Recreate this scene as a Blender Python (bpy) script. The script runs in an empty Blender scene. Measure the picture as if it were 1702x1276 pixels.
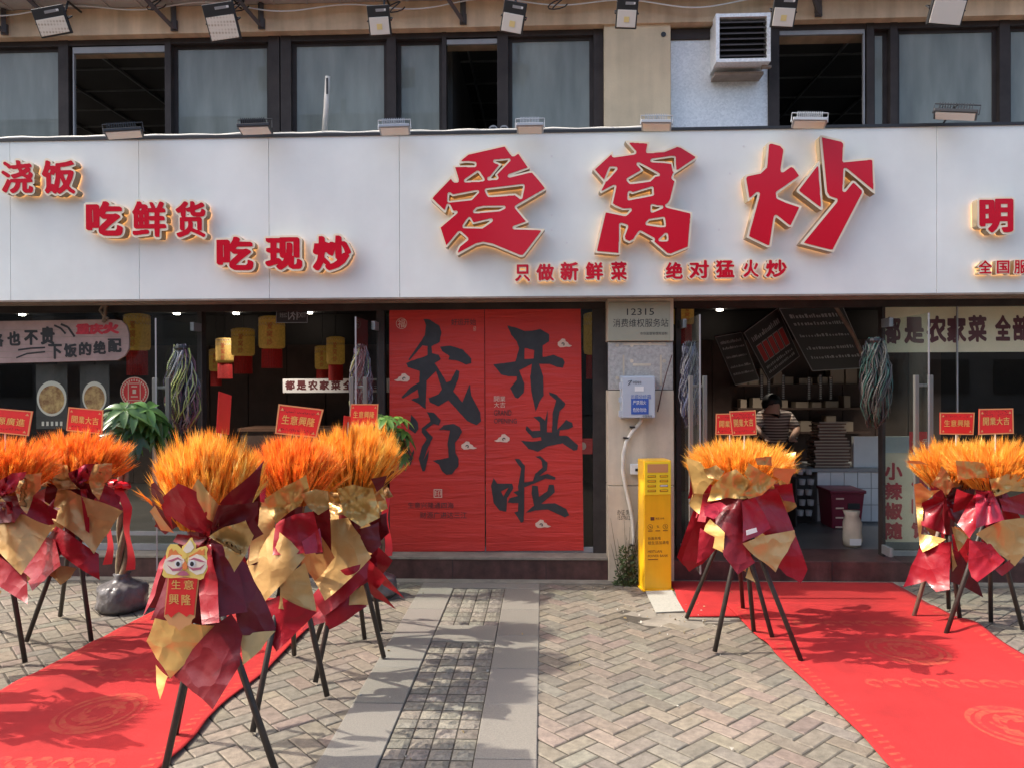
import bpy, bmesh, math, random
import numpy as np
from mathutils import Vector, Matrix, noise
from mathutils.geometry import delaunay_2d_cdt
R = math.radians
PI = math.pi
SC = bpy.context.scene
COL = SC.collection

# ------------------------------------------------------------------ camera
FPX, CX, CY, CAMZ = 1278.0, 851.0, 638.0, 1.75
YAW, PITCH, ROLL = 2.3, -0.27, -0.2
cam = bpy.data.objects.new('camera', bpy.data.cameras.new('camera'))
COL.objects.link(cam)
cam.data.sensor_width = 36.0
cam.data.lens = 36.0 * FPX / 1702.0
cam.data.clip_start = 0.05
cam.data.clip_end = 800
CM = Matrix.Rotation(R(YAW), 3, 'Z') @ Matrix.Rotation(R(90 + PITCH), 3, 'X') @ Matrix.Rotation(R(ROLL), 3, 'Z')
cam.matrix_world = Matrix.Translation((0, 0, CAMZ)) @ CM.to_4x4()
SC.camera = cam

# ------------------------------------------------------------------ world, sun, exposure
SUN_EL, SUN_AZ = 50.0, 1.0           # light travels along the shopfront towards +X
world = bpy.data.worlds.new('World')
SC.world = world
world.use_nodes = True
wn = world.node_tree
wn.nodes.clear()
sky = wn.nodes.new('ShaderNodeTexSky')
sky.sky_type = 'NISHITA'
sky.sun_disc = False
sky.sun_elevation = R(SUN_EL)
sdir = Vector((-math.cos(R(SUN_AZ)) * math.cos(R(SUN_EL)), -math.sin(R(SUN_AZ)) * math.cos(R(SUN_EL)), math.sin(R(SUN_EL))))
sky.sun_rotation = math.atan2(sdir.x, sdir.y)
sky.air_density = 0.9
sky.dust_density = 4.2
sky.ozone_density = 0.75
bg = wn.nodes.new('ShaderNodeBackground')
bg.inputs[1].default_value = 0.15
wo = wn.nodes.new('ShaderNodeOutputWorld')
wn.links.new(sky.outputs[0], bg.inputs[0])
wn.links.new(bg.outputs[0], wo.inputs[0])
sl = bpy.data.lights.new('sun', 'SUN')
sl.energy = 2.15
sl.angle = R(0.53)
sl.color = (1.0, 0.93, 0.82)
sun = bpy.data.objects.new('sun', sl)
COL.objects.link(sun)
sun.rotation_euler = (-sdir).to_track_quat('-Z', 'Y').to_euler()
sun.location = (-20, -5, 25)
SC.view_settings.view_transform = 'Standard'
SC.view_settings.look = 'None'
SC.view_settings.exposure = 1.4
SC.view_settings.gamma = 1.0
SC.cycles.max_bounces = 10
SC.cycles.transparent_max_bounces = 16
SC.cycles.use_denoising = True

# ------------------------------------------------------------------ helpers
def ray(px, py):
    return CM @ Vector(((px - CX) / FPX, -(py - CY) / FPX, -1.0))
def W(px, py, Y):                      # the point of the plane y = Y seen at a photo pixel
    d = ray(px, py)
    return Vector((0, 0, CAMZ)) + d * (Y / d.y)
def G(px, py, z=0.0):                  # the point of the ground seen at a photo pixel
    d = ray(px, py)
    return Vector((0, 0, CAMZ)) + d * ((z - CAMZ) / d.z)
def rect(x0, y0, x1, y1, Y):           # world x0, z0, x1, z1 of a pixel rectangle on plane Y
    a, b, c, d = W(x0, y0, Y), W(x1, y0, Y), W(x0, y1, Y), W(x1, y1, Y)
    return ((a.x + c.x) / 2, (c.z + d.z) / 2, (b.x + d.x) / 2, (a.z + b.z) / 2)

ORG = {}
def empty(name, loc, label=None, cat=None, group=None, kind=None):
    o = bpy.data.objects.new(name, None)
    o.empty_display_size = 0.1
    COL.objects.link(o)
    o.location = loc
    ORG[o.name] = Vector(loc)
    tag(o, label, cat, group, kind)
    return o
def tag(o, label=None, cat=None, group=None, kind=None):
    if label: o['label'] = label
    if cat: o['category'] = cat
    if group: o['group'] = group
    if kind: o['kind'] = kind
    return o

class MB:
    def __init__(s):
        s.v, s.f, s.c = [], [], []
        s.m = None
    def add(s, vs, fs, col=None):
        n = len(s.v)
        for p in vs:
            p = Vector(p)
            s.v.append(s.m @ p if s.m else p)
        for f in fs:
            s.f.append(tuple(i + n for i in f))
            s.c.append(col)
        return s
    def box(s, x0, y0, z0, x1, y1, z1, col=None):
        vs = [(x0, y0, z0), (x1, y0, z0), (x1, y1, z0), (x0, y1, z0), (x0, y0, z1), (x1, y0, z1), (x1, y1, z1), (x0, y1, z1)]
        return s.add(vs, [(3, 2, 1, 0), (4, 5, 6, 7), (0, 1, 5, 4), (1, 2, 6, 5), (2, 3, 7, 6), (3, 0, 4, 7)], col)
    def tube(s, pts, rad, n=8, col=None, cap=True):
        pts = [Vector(p) for p in pts]
        rs = rad if isinstance(rad, (list, tuple)) else [rad] * len(pts)
        vs, fs = [], []
        t0 = (pts[1] - pts[0]).normalized()
        u = t0.cross(Vector((0, 0, 1)))
        if u.length < 1e-3: u = t0.cross(Vector((1, 0, 0)))
        u.normalize()
        for i, p in enumerate(pts):
            a = pts[max(i - 1, 0)]; b = pts[min(i + 1, len(pts) - 1)]
            t = (b - a).normalized()
            u = (u - t * u.dot(t)).normalized()
            w = t.cross(u)
            for k in range(n):
                an = 2 * PI * k / n
                vs.append(p + (u * math.cos(an) + w * math.sin(an)) * rs[i])
        for i in range(len(pts) - 1):
            for k in range(n):
                fs.append((i * n + k, i * n + (k + 1) % n, (i + 1) * n + (k + 1) % n, (i + 1) * n + k))
        if cap:
            fs.append(tuple(range(n - 1, -1, -1)))
            fs.append(tuple((len(pts) - 1) * n + k for k in range(n)))
        return s.add(vs, fs, col)
    def lathe(s, c, prof, n=24, col=None):
        vs, fs = [], []
        for (r, z) in prof:
            for k in range(n):
                a = 2 * PI * k / n
                vs.append((c[0] + r * math.cos(a), c[1] + r * math.sin(a), c[2] + z))
        for i in range(len(prof) - 1):
            for k in range(n):
                fs.append((i * n + k, i * n + (k + 1) % n, (i + 1) * n + (k + 1) % n, (i + 1) * n + k))
        fs.append(tuple(range(n - 1, -1, -1)))
        fs.append(tuple((len(prof) - 1) * n + k for k in range(n)))
        return s.add(vs, fs, col)
    def disc(s, c, rx, rz, n=28, col=None, ry=0.004):       # upright coin facing -Y
        vs = []
        for yy in (c[1] - ry, c[1]):
            for k in range(n):
                a = 2 * PI * k / n
                vs.append((c[0] + rx * math.cos(a), yy, c[2] + rz * math.sin(a)))
        fs = [tuple(range(n)), tuple(range(2 * n - 1, n - 1, -1))]
        for k in range(n):
            fs.append((k, n + k, n + (k + 1) % n, (k + 1) % n))
        return s.add(vs, fs, col)
    def build(s, name, mat, parent=None, smooth=False, bevel=0, sub=0):
        me = bpy.data.meshes.new(name)
        o = bpy.data.objects.new(name, me)
        org = Vector((0, 0, 0))
        if parent is not None:
            o.parent = parent
            org = ORG[parent.name]
        me.from_pydata([p - org for p in s.v], [], s.f)
        if any(c is not None for c in s.c):
            at = me.color_attributes.new('Col', 'FLOAT_COLOR', 'CORNER')
            arr = np.ones((len(me.loops), 4), dtype=np.float32)
            for p, c in zip(me.polygons, s.c):
                if c is not None:
                    arr[p.loop_start:p.loop_start + p.loop_total, :3] = c
            at.data.foreach_set('color', arr.ravel())
        me.validate()
        bm = bmesh.new(); bm.from_mesh(me)
        if not getattr(s, 'keep', False):
            bmesh.ops.recalc_face_normals(bm, faces=bm.faces)
        bm.to_mesh(me); bm.free()
        if smooth:
            me.polygons.foreach_set('use_smooth', [True] * len(me.polygons))
        if mat: me.materials.append(mat)
        COL.objects.link(o)
        ORG[o.name] = org
        if bevel:
            b = o.modifiers.new('bevel', 'BEVEL'); b.width = bevel; b.segments = 2; b.limit_method = 'ANGLE'
        return o

def hsvj(c, rnd, a=0.12):
    k = 1 + rnd.uniform(-a, a)
    return tuple(max(0, min(1, x * k * (1 + rnd.uniform(-a, a) * 0.25))) for x in c)

# ------------------------------------------------------------------ materials
def mat(name, col, rough=0.6, metal=0, spec=None, noise_s=0, noise_a=0.15, bump=0, bump_s=60, vcol=False, emit=None, es=1, coat=0, detail=6, col2=None, sheen=0):
    m = bpy.data.materials.new(name); m.use_nodes = True
    nt = m.node_tree; b = nt.nodes['Principled BSDF']
    b.inputs['Base Color'].default_value = (*col, 1)
    b.inputs['Roughness'].default_value = rough
    b.inputs['Metallic'].default_value = metal
    if spec is not None: b.inputs['Specular IOR Level'].default_value = spec
    if coat: b.inputs['Coat Weight'].default_value = coat; b.inputs['Coat Roughness'].default_value = 0.12
    src = None
    if vcol:
        a = nt.nodes.new('ShaderNodeAttribute'); a.attribute_name = 'Col'
        src = a.outputs['Color']
    tc = nt.nodes.new('ShaderNodeTexCoord')
    if noise_s:
        n = nt.nodes.new('ShaderNodeTexNoise'); n.inputs['Scale'].default_value = noise_s; n.inputs['Detail'].default_value = detail
        n.inputs['Roughness'].default_value = 0.65
        nt.links.new(tc.outputs['Object'], n.inputs['Vector'])
        if col2 is not None:
            rp = nt.nodes.new('ShaderNodeValToRGB')
            rp.color_ramp.elements[0].color = (*col, 1); rp.color_ramp.elements[1].color = (*col2, 1)
            rp.color_ramp.elements[0].position = 0.38; rp.color_ramp.elements[1].position = 0.66
            nt.links.new(n.outputs[0], rp.inputs[0]); src = rp.outputs[0]
        else:
            mr = nt.nodes.new('ShaderNodeMapRange')
            mr.inputs[1].default_value = 0.3; mr.inputs[2].default_value = 0.7
            mr.inputs[3].default_value = 1 - noise_a; mr.inputs[4].default_value = 1 + noise_a
            nt.links.new(n.outputs[0], mr.inputs[0])
            mx = nt.nodes.new('ShaderNodeVectorMath'); mx.operation = 'MULTIPLY'
            if src: nt.links.new(src, mx.inputs[0])
            else: mx.inputs[0].default_value = col
            nt.links.new(mr.outputs[0], mx.inputs[1])
            src = mx.outputs[0]
    if src: nt.links.new(src, b.inputs['Base Color'])
    if bump:
        n2 = nt.nodes.new('ShaderNodeTexNoise'); n2.inputs['Scale'].default_value = bump_s; n2.inputs['Detail'].default_value = 5
        nt.links.new(tc.outputs['Object'], n2.inputs['Vector'])
        bp = nt.nodes.new('ShaderNodeBump'); bp.inputs['Strength'].default_value = bump; bp.inputs['Distance'].default_value = 0.01
        nt.links.new(n2.outputs[0], bp.inputs['Height']); nt.links.new(bp.outputs[0], b.inputs['Normal'])
    if emit:
        b.inputs['Emission Color'].default_value = (*emit, 1); b.inputs['Emission Strength'].default_value = es
    return m

def glass_mat(name, tint=(0.92, 0.945, 0.93), dust=0.0, dustcol=(0.4, 0.42, 0.4), rough=0.0, refl=1.0):
    m = bpy.data.materials.new(name); m.use_nodes = True
    nt = m.node_tree; nt.nodes.clear()
    o = nt.nodes.new('ShaderNodeOutputMaterial')
    t = nt.nodes.new('ShaderNodeBsdfTransparent'); t.inputs[0].default_value = (*tint, 1)
    g = nt.nodes.new('ShaderNodeBsdfGlossy'); g.inputs['Roughness'].default_value = rough
    g.inputs[0].default_value = (refl, refl, refl, 1)
    fr = nt.nodes.new('ShaderNodeFresnel'); fr.inputs[0].default_value = 1.45
    mx = nt.nodes.new('ShaderNodeMixShader')
    ge = nt.nodes.new('ShaderNodeNewGeometry'); fm = nt.nodes.new('ShaderNodeMath'); fm.operation = 'MULTIPLY'
    iv = nt.nodes.new('ShaderNodeMath'); iv.operation = 'SUBTRACT'; iv.inputs[0].default_value = 1.0
    nt.links.new(ge.outputs['Backfacing'], iv.inputs[1]); nt.links.new(fr.outputs[0], fm.inputs[0]); nt.links.new(iv.outputs[0], fm.inputs[1])
    nt.links.new(fm.outputs[0], mx.inputs[0]); nt.links.new(t.outputs[0], mx.inputs[1]); nt.links.new(g.outputs[0], mx.inputs[2])
    last = mx.outputs[0]
    if dust:
        d = nt.nodes.new('ShaderNodeBsdfDiffuse'); d.inputs[0].default_value = (*dustcol, 1)
        n = nt.nodes.new('ShaderNodeTexNoise'); n.inputs['Scale'].default_value = 2.2; n.inputs['Detail'].default_value = 7
        tc = nt.nodes.new('ShaderNodeTexCoord'); mp = nt.nodes.new('ShaderNodeMapping'); mp.inputs['Scale'].default_value = (2.2, 1, 0.45)
        nt.links.new(tc.outputs['Object'], mp.inputs[0]); nt.links.new(mp.outputs[0], n.inputs['Vector'])
        mr = nt.nodes.new('ShaderNodeMapRange'); mr.inputs[1].default_value = 0.3; mr.inputs[2].default_value = 0.7
        mr.inputs[3].default_value = dust * 0.6; mr.inputs[4].default_value = min(1, dust * 1.3)
        nt.links.new(n.outputs[0], mr.inputs[0])
        m2 = nt.nodes.new('ShaderNodeMixShader')
        nt.links.new(mr.outputs[0], m2.inputs[0]); nt.links.new(last, m2.inputs[1]); nt.links.new(d.outputs[0], m2.inputs[2])
        last = m2.outputs[0]
    nt.links.new(last, o.inputs[0])
    return m

def paper_mat(name, front, back, rough=0.42, metal=0):
    m = mat(name, front, rough, metal=metal, spec=0.28, coat=0.06, bump=0.35, bump_s=14)
    nt = m.node_tree; b = nt.nodes['Principled BSDF']
    g = nt.nodes.new('ShaderNodeNewGeometry')
    n = nt.nodes.new('ShaderNodeTexNoise'); n.inputs['Scale'].default_value = 9; n.inputs['Detail'].default_value = 5
    tc = nt.nodes.new('ShaderNodeTexCoord'); nt.links.new(tc.outputs['Object'], n.inputs['Vector'])
    mr = nt.nodes.new('ShaderNodeMapRange'); mr.inputs[3].default_value = 0.86; mr.inputs[4].default_value = 1.12
    nt.links.new(n.outputs[0], mr.inputs[0])
    mx = nt.nodes.new('ShaderNodeMix'); mx.data_type = 'RGBA'
    mx.inputs[6].default_value = (*front, 1); mx.inputs[7].default_value = (*back, 1)
    nt.links.new(g.outputs['Backfacing'], mx.inputs[0])
    vm = nt.nodes.new('ShaderNodeVectorMath'); vm.operation = 'MULTIPLY'
    nt.links.new(mx.outputs[2], vm.inputs[0]); nt.links.new(mr.outputs[0], vm.inputs[1])
    nt.links.new(vm.outputs[0], b.inputs['Base Color'])
    wn_ = nt.nodes.new('ShaderNodeTexNoise'); wn_.inputs['Scale'].default_value = 6
    ad = nt.nodes.new('ShaderNodeVectorMath'); ad.operation = 'MULTIPLY_ADD'; ad.inputs[1].default_value = (.12, .12, .12)
    nt.links.new(tc.outputs['Object'], wn_.inputs['Vector']); nt.links.new(wn_.outputs['Color'], ad.inputs[0]); nt.links.new(tc.outputs['Object'], ad.inputs[2])
    vo = nt.nodes.new('ShaderNodeTexVoronoi'); vo.inputs['Scale'].default_value = 8.5
    nt.links.new(ad.outputs[0], vo.inputs['Vector'])
    b2 = nt.nodes.new('ShaderNodeBump'); b2.inputs['Strength'].default_value = .55; b2.inputs['Distance'].default_value = .025
    old = b.inputs['Normal'].links[0].from_socket
    nt.links.new(vo.outputs['Distance'], b2.inputs['Height']); nt.links.new(old, b2.inputs['Normal']); nt.links.new(b2.outputs[0], b.inputs['Normal'])
    return m

M = {}
M['fascia'] = mat('white_composite_panel', (0.81, 0.84, 0.79), 0.38, noise_s=1.0, noise_a=0.07)
M['trim'] = mat('weathered_trim', (0.30, 0.24, 0.19), 0.55, noise_s=6, noise_a=0.3)
M['trimred'] = mat('dark_red_trim', (0.10, 0.045, 0.04), 0.5, noise_s=8, noise_a=0.3)
M['darkframe'] = mat('dark_brown_aluminium', (0.045, 0.036, 0.033), 0.6, spec=0.25, noise_s=5, noise_a=0.3)
M['greyframe'] = mat('grey_metal_frame', (0.30, 0.30, 0.30), 0.4, noise_s=5)
M['cream'] = mat('cream_render', (0.70, 0.56, 0.37), 0.85, noise_s=2.2, noise_a=0.12, bump=0.2, bump_s=80)
M['beam'] = mat('stained_cream_beam', (0.66, 0.48, 0.31), 0.85, noise_s=1.6, noise_a=0.22, bump=0.2, bump_s=60)
M['canopy'] = mat('grey_canopy_sheet', (0.46, 0.44, 0.42), 0.6, noise_s=2, noise_a=0.12)
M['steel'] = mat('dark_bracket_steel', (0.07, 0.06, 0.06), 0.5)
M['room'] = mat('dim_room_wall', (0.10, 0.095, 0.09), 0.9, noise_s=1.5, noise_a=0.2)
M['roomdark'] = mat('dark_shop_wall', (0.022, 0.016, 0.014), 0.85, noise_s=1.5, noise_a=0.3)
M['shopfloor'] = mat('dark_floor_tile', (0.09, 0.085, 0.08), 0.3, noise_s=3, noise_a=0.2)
M['glass'] = glass_mat('shop_glass')
M['glassdoor'] = glass_mat('door_glass', (0.90, 0.94, 0.92), dust=0.015, refl=0.45)
M['upglass'] = glass_mat('dust_and_reflection_glass', (0.46, 0.50, 0.48), dust=0.46, dustcol=(0.49, 0.525, 0.475), rough=0.0)  # diffuse layer is dust plus the pale tone of reflected buildings
M['galv'] = None
M['plinth'] = mat('dark_red_granite', (0.085, 0.038, 0.034), 0.45, noise_s=14, noise_a=0.35, bump=0.05)
M['stone'] = mat('grey_beige_stone', (0.62, 0.53, 0.40), 0.7, noise_s=5, noise_a=0.1, bump=0.12, bump_s=90)
M['rough'] = mat('bare_mortar_patch', (0.42, 0.40, 0.37), 0.95, noise_s=30, noise_a=0.25, bump=0.5, bump_s=120)
M['plaque'] = mat('brushed_brass_plaque', (0.40, 0.37, 0.27), 0.4, metal=0.35, noise_s=4, noise_a=0.08)
M['ink'] = mat('black_ink', (0.018, 0.017, 0.018), 0.6)
M['brush'] = mat('printed_black_brush', (0.030, 0.030, 0.033), 0.5, noise_s=9, noise_a=0.3)
M['banner'] = mat('red_banner_cloth', (0.56, 0.032, 0.022), 0.55, noise_s=1.6, noise_a=0.12, sheen=0)
M['pinkgold'] = mat('printed_pale_gold', (0.72, 0.50, 0.38), 0.6)
M['letterface'] = mat('red_acrylic_face', (0.60, 0.004, 0.022), 0.25, spec=0.25, coat=0.22)
M['letterrim'] = mat('cream_letter_rim', (0.88, 0.78, 0.58), 0.45)
M['letterside'] = mat('gold_letter_return', (0.34, 0.27, 0.17), 0.4, metal=0.3)
M['led'] = mat('warm_led_strip', (1, 0.6, 0.25), 0.5, emit=(1.0, 0.50, 0.16), es=0.8)
M['black'] = mat('black_metal', (0.02, 0.02, 0.021), 0.45)
M['greymetal'] = mat('grey_cast_metal', (0.34, 0.35, 0.36), 0.4, metal=0.4)
M['lens'] = None
M['handle'] = mat('brushed_handle', (0.22, 0.215, 0.20), 0.38, metal=0.5)
M['white'] = mat('white_plastic', (0.74, 0.74, 0.72), 0.45, noise_s=5, noise_a=0.06)
M['offwhite'] = mat('aged_white_pipe', (0.66, 0.62, 0.54), 0.5, noise_s=9, noise_a=0.12)
M['telebox'] = mat('grey_plastic_box', (0.42, 0.46, 0.51), 0.45, noise_s=6, noise_a=0.05)
M['blue'] = mat('blue_sticker', (0.03, 0.09, 0.36), 0.45)
M['yellow'] = mat('yellow_powder_coat', (0.90, 0.485, 0.012), 0.38, noise_s=3, noise_a=0.05, coat=0.1)
M['yellowpale'] = mat('pale_yellow_coat', (0.94, 0.70, 0.03), 0.4, noise_s=3, noise_a=0.05)  # paler even yellow, used on the dispenser panel only
M['brownprint'] = mat('dark_brown_print', (0.13, 0.05, 0.02), 0.6)
M['redcard'] = mat('red_card', (0.66, 0.020, 0.020), 0.5, noise_s=8, noise_a=0.06)
M['goldprint'] = mat('gold_foil_print', (0.80, 0.52, 0.16), 0.35, metal=0.35)
M['goldedge'] = mat('gold_card_edge', (0.62, 0.30, 0.12), 0.45)
M['carpet'] = mat('red_felt_carpet', (0.40, 0.013, 0.013), 0.95, noise_s=3.5, noise_a=0.16, bump=0.25, bump_s=220)
M['carpetprint'] = mat('faded_gold_print', (0.41, 0.019, 0.018), 0.95, noise_s=26, col2=(0.40, 0.062, 0.028))
M['goldpaper'] = paper_mat('gold_wrapping_paper', (0.64, 0.40, 0.13), (0.54, 0.29, 0.09), 0.30, .35)
M['tanpaper'] = paper_mat('tan_wrapping_paper', (0.54, 0.33, 0.125), (0.48, 0.27, 0.10), 0.33, .35)
M['redpaper'] = paper_mat('crimson_wrapping_paper', (0.29, 0.009, 0.018), (0.34, 0.012, 0.02), 0.40)
M['winepaper'] = paper_mat('wine_wrapping_paper', (0.13, 0.005, 0.010), (0.20, 0.008, 0.014), 0.38)
M['pinkpaper'] = paper_mat('rose_wrapping_paper', (0.38, 0.022, 0.045), (0.32, 0.014, 0.03), 0.38)
M['wheat'] = mat('dyed_wheat', (0.8, 0.3, 0.03), 0.65, vcol=True)
M['leg'] = mat('dark_painted_wood', (0.035, 0.027, 0.022), 0.5, noise_s=20, noise_a=0.3)
M['leglight'] = mat('bare_grey_wood', (0.20, 0.15, 0.11), 0.6, noise_s=20, noise_a=0.3)
M['bark'] = mat('money_tree_bark', (0.24, 0.18, 0.11), 0.8, noise_s=18, noise_a=0.3, bump=0.4, bump_s=50)
M['leaf'] = mat('glossy_leaf', (0.06, 0.15, 0.03), 0.35, vcol=True, coat=0.2)
M['bag'] = mat('grey_plastic_bag', (0.115, 0.105, 0.105), 0.28, noise_s=12, noise_a=0.4, bump=1.0, bump_s=22)
M['bow'] = mat('red_ribbon', (0.72, 0.015, 0.03), 0.3, coat=0.3)
M['ribbon'] = mat('red_ribbon_streamer', (0.62, 0.03, 0.04), 0.4)
M['mortar'] = mat('sandy_joint', (0.060, 0.050, 0.037), 0.95, noise_s=30, noise_a=0.35, bump=0.4, bump_s=90)
M['paver'] = mat('concrete_paver', (0.3, 0.27, 0.24), 0.85, vcol=True, noise_s=22, noise_a=0.30, bump=0.45, bump_s=130)
M['slab'] = mat('granite_slab', (0.30, 0.30, 0.28), 0.75, noise_s=160, noise_a=0.22, bump=0.1, bump_s=160, vcol=True)
M['cobble'] = mat('split_face_sett', (0.27, 0.25, 0.21), 0.85, vcol=True, noise_s=28, noise_a=0.35, bump=0.9, bump_s=45)
M['asphalt'] = mat('asphalt', (0.05, 0.05, 0.05), 0.9, noise_s=60, noise_a=0.3)
M['concrete'] = mat('stained_concrete', (0.23, 0.205, 0.165), 0.9, noise_s=5, noise_a=0.3, bump=0.4, bump_s=40)
M['matte'] = mat('pale_tile', (0.38, 0.37, 0.32), 0.7, noise_s=60, noise_a=0.15)
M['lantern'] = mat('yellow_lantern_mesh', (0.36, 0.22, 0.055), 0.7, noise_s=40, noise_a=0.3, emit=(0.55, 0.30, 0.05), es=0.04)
M['fringe'] = mat('red_fringe', (0.30, 0.014, 0.014), 0.7, noise_s=60, noise_a=0.4, emit=(0.5, 0.02, 0.01), es=0.015)  # faint glow put into the fringe, which is no lamp
M['lamp'] = mat('lit_downlight', (1, 1, 0.95), 0.5, emit=(1, 0.93, 0.8), es=14)
M['boardwood'] = mat('weathered_pink_board', (0.40, 0.28, 0.25), 0.8, noise_s=4, noise_a=0.22)
M['rope'] = mat('hemp_rope', (0.22, 0.17, 0.13), 0.9, bump=0.5, bump_s=120)
M['redink'] = mat('red_brush_paint', (0.50, 0.03, 0.05), 0.7, noise_s=30, noise_a=0.3)
M['tile'] = mat('white_wall_tile', (0.70, 0.70, 0.69), 0.25, noise_s=3, noise_a=0.05)
M['grout'] = mat('grey_grout', (0.30, 0.30, 0.30), 0.9)
M['tray'] = mat('brown_serving_tray', (0.13, 0.065, 0.04), 0.5, noise_s=10, noise_a=0.2)
M['trayedge'] = mat('pale_tray_edge', (0.42, 0.33, 0.25), 0.5)
M['bin'] = mat('maroon_bin', (0.16, 0.012, 0.03), 0.4)
M['skin'] = mat('skin', (0.50, 0.30, 0.21), 0.55)
M['hair'] = mat('black_hair', (0.012, 0.011, 0.011), 0.5)
M['trouser'] = mat('dark_trousers', (0.03, 0.03, 0.035), 0.8)
M['menu'] = mat('black_menu_board', (0.020, 0.016, 0.016), 0.5)
M['menured'] = mat('red_menu_tab', (0.40, 0.02, 0.02), 0.5)
M['cloth'] = mat('cream_banner_cloth', (0.90, 0.76, 0.54), 0.8, noise_s=3, noise_a=0.08)
M['clothwhite'] = mat('white_banner_cloth', (0.85, 0.82, 0.82), 0.8)
M['maroonink'] = mat('maroon_lettering', (0.13, 0.025, 0.03), 0.7)
M['curtain'] = mat('bundled_curtain', (0.5, 0.5, 0.5), 0.35, vcol=True)
M['weed'] = mat('weed_leaf', (0.05, 0.08, 0.02), 0.7, vcol=True)
M['farwall'] = mat('grey_tower_block', (0.27, 0.265, 0.25), 0.85, noise_s=0.5, noise_a=0.1)
M['farwin'] = mat('dark_tower_window', (0.05, 0.06, 0.07), 0.15)
M['treeleaf'] = mat('street_tree_leaf', (0.06, 0.09, 0.03), 0.6, vcol=True)

def translucent(m, k=0.4):
    nt = m.node_tree; b = nt.nodes['Principled BSDF']; out = nt.nodes['Material Output']
    tr = nt.nodes.new('ShaderNodeBsdfTranslucent'); mx = nt.nodes.new('ShaderNodeMixShader'); mx.inputs[0].default_value = k
    src = b.inputs['Base Color'].links[0].from_socket
    nt.links.new(src, tr.inputs[0]); nt.links.new(b.outputs[0], mx.inputs[1]); nt.links.new(tr.outputs[0], mx.inputs[2]); nt.links.new(mx.outputs[0], out.inputs[0])
translucent(M['wheat'], .35); translucent(M['leaf'], .25); translucent(M['treeleaf'], .3)
def streaks(m, sc, amt):                       # vertical rain streaks and grime
    nt = m.node_tree; b = nt.nodes['Principled BSDF']
    tc = nt.nodes.new('ShaderNodeTexCoord'); mp = nt.nodes.new('ShaderNodeMapping'); mp.inputs['Scale'].default_value = sc
    n = nt.nodes.new('ShaderNodeTexNoise'); n.inputs['Scale'].default_value = 1.0; n.inputs['Detail'].default_value = 6
    nt.links.new(tc.outputs['Object'], mp.inputs[0]); nt.links.new(mp.outputs[0], n.inputs['Vector'])
    mr = nt.nodes.new('ShaderNodeMapRange'); mr.inputs[1].default_value = .35; mr.inputs[2].default_value = .65; mr.inputs[3].default_value = 1 - amt; mr.inputs[4].default_value = 1 + amt * .4
    nt.links.new(n.outputs[0], mr.inputs[0])
    vm = nt.nodes.new('ShaderNodeVectorMath'); vm.operation = 'MULTIPLY'
    nt.links.new(b.inputs['Base Color'].links[0].from_socket, vm.inputs[0]); nt.links.new(mr.outputs[0], vm.inputs[1]); nt.links.new(vm.outputs[0], b.inputs['Base Color'])
streaks(M['fascia'], (3.5, 3, .5), .03); streaks(M['beam'], (7, 3, .8), .22); streaks(M['cream'], (6, 3, .6), .15); streaks(M['stone'], (8, 4, .9), .16); streaks(M['yellow'], (14, 6, 1.5), .06); streaks(M['plinth'], (9, 4, 1.2), .35); streaks(M['carpet'], (1.3, .9, 1), .16)
def galv():
    m = mat('galvanised_sheet', (0.42, 0.44, 0.47), 0.45, metal=0.2)
    nt = m.node_tree; b = nt.nodes['Principled BSDF']
    v = nt.nodes.new('ShaderNodeTexVoronoi'); v.inputs['Scale'].default_value = 70
    n = nt.nodes.new('ShaderNodeTexNoise'); n.inputs['Scale'].default_value = 5
    tc = nt.nodes.new('ShaderNodeTexCoord')
    nt.links.new(tc.outputs['Object'], v.inputs['Vector']); nt.links.new(tc.outputs['Object'], n.inputs['Vector'])
    r = nt.nodes.new('ShaderNodeValToRGB'); r.color_ramp.elements[0].color = (0.62, 0.63, 0.62, 1); r.color_ramp.elements[1].color = (0.90, 0.90, 0.88, 1)
    a = nt.nodes.new('ShaderNodeMath'); a.operation = 'ADD'; 
    sp = nt.nodes.new('ShaderNodeSeparateColor'); nt.links.new(v.outputs['Color'], sp.inputs[0])
    ml = nt.nodes.new('ShaderNodeMath'); ml.operation = 'MULTIPLY'; ml.inputs[1].default_value = 0.55
    nt.links.new(sp.outputs[0], ml.inputs[0]); nt.links.new(ml.outputs[0], a.inputs[0])
    m2 = nt.nodes.new('ShaderNodeMath'); m2.operation = 'MULTIPLY'; m2.inputs[1].default_value = 0.5
    nt.links.new(n.outputs[0], m2.inputs[0]); nt.links.new(m2.outputs[0], a.inputs[1])
    nt.links.new(a.outputs[0], r.inputs[0]); nt.links.new(r.outputs[0], b.inputs['Base Color'])
    return m
M['galv'] = galv()
def lensm():
    m = mat('prismatic_lens', (0.72, 0.64, 0.52), 0.25, coat=0.3)
    nt = m.node_tree; b = nt.nodes['Principled BSDF']
    v = nt.nodes.new('ShaderNodeTexVoronoi'); v.inputs['Scale'].default_value = 38; v.inputs['Randomness'].default_value = 0.0
    tc = nt.nodes.new('ShaderNodeTexCoord'); nt.links.new(tc.outputs['Object'], v.inputs['Vector'])
    r = nt.nodes.new('ShaderNodeValToRGB'); r.color_ramp.elements[0].color = (0.45, 0.36, 0.26, 1); r.color_ramp.elements[1].color = (0.76, 0.69, 0.58, 1)
    r.color_ramp.elements[0].position = 0.1; r.color_ramp.elements[1].position = 0.5
    nt.links.new(v.outputs['Distance'], r.inputs[0]); nt.links.new(r.outputs[0], b.inputs['Base Color'])
    return m
M['lens'] = lensm()
M['lensplain'] = mat('plain_floodlight_glass', (0.72, 0.68, 0.60), 0.2, coat=0.3)
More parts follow.
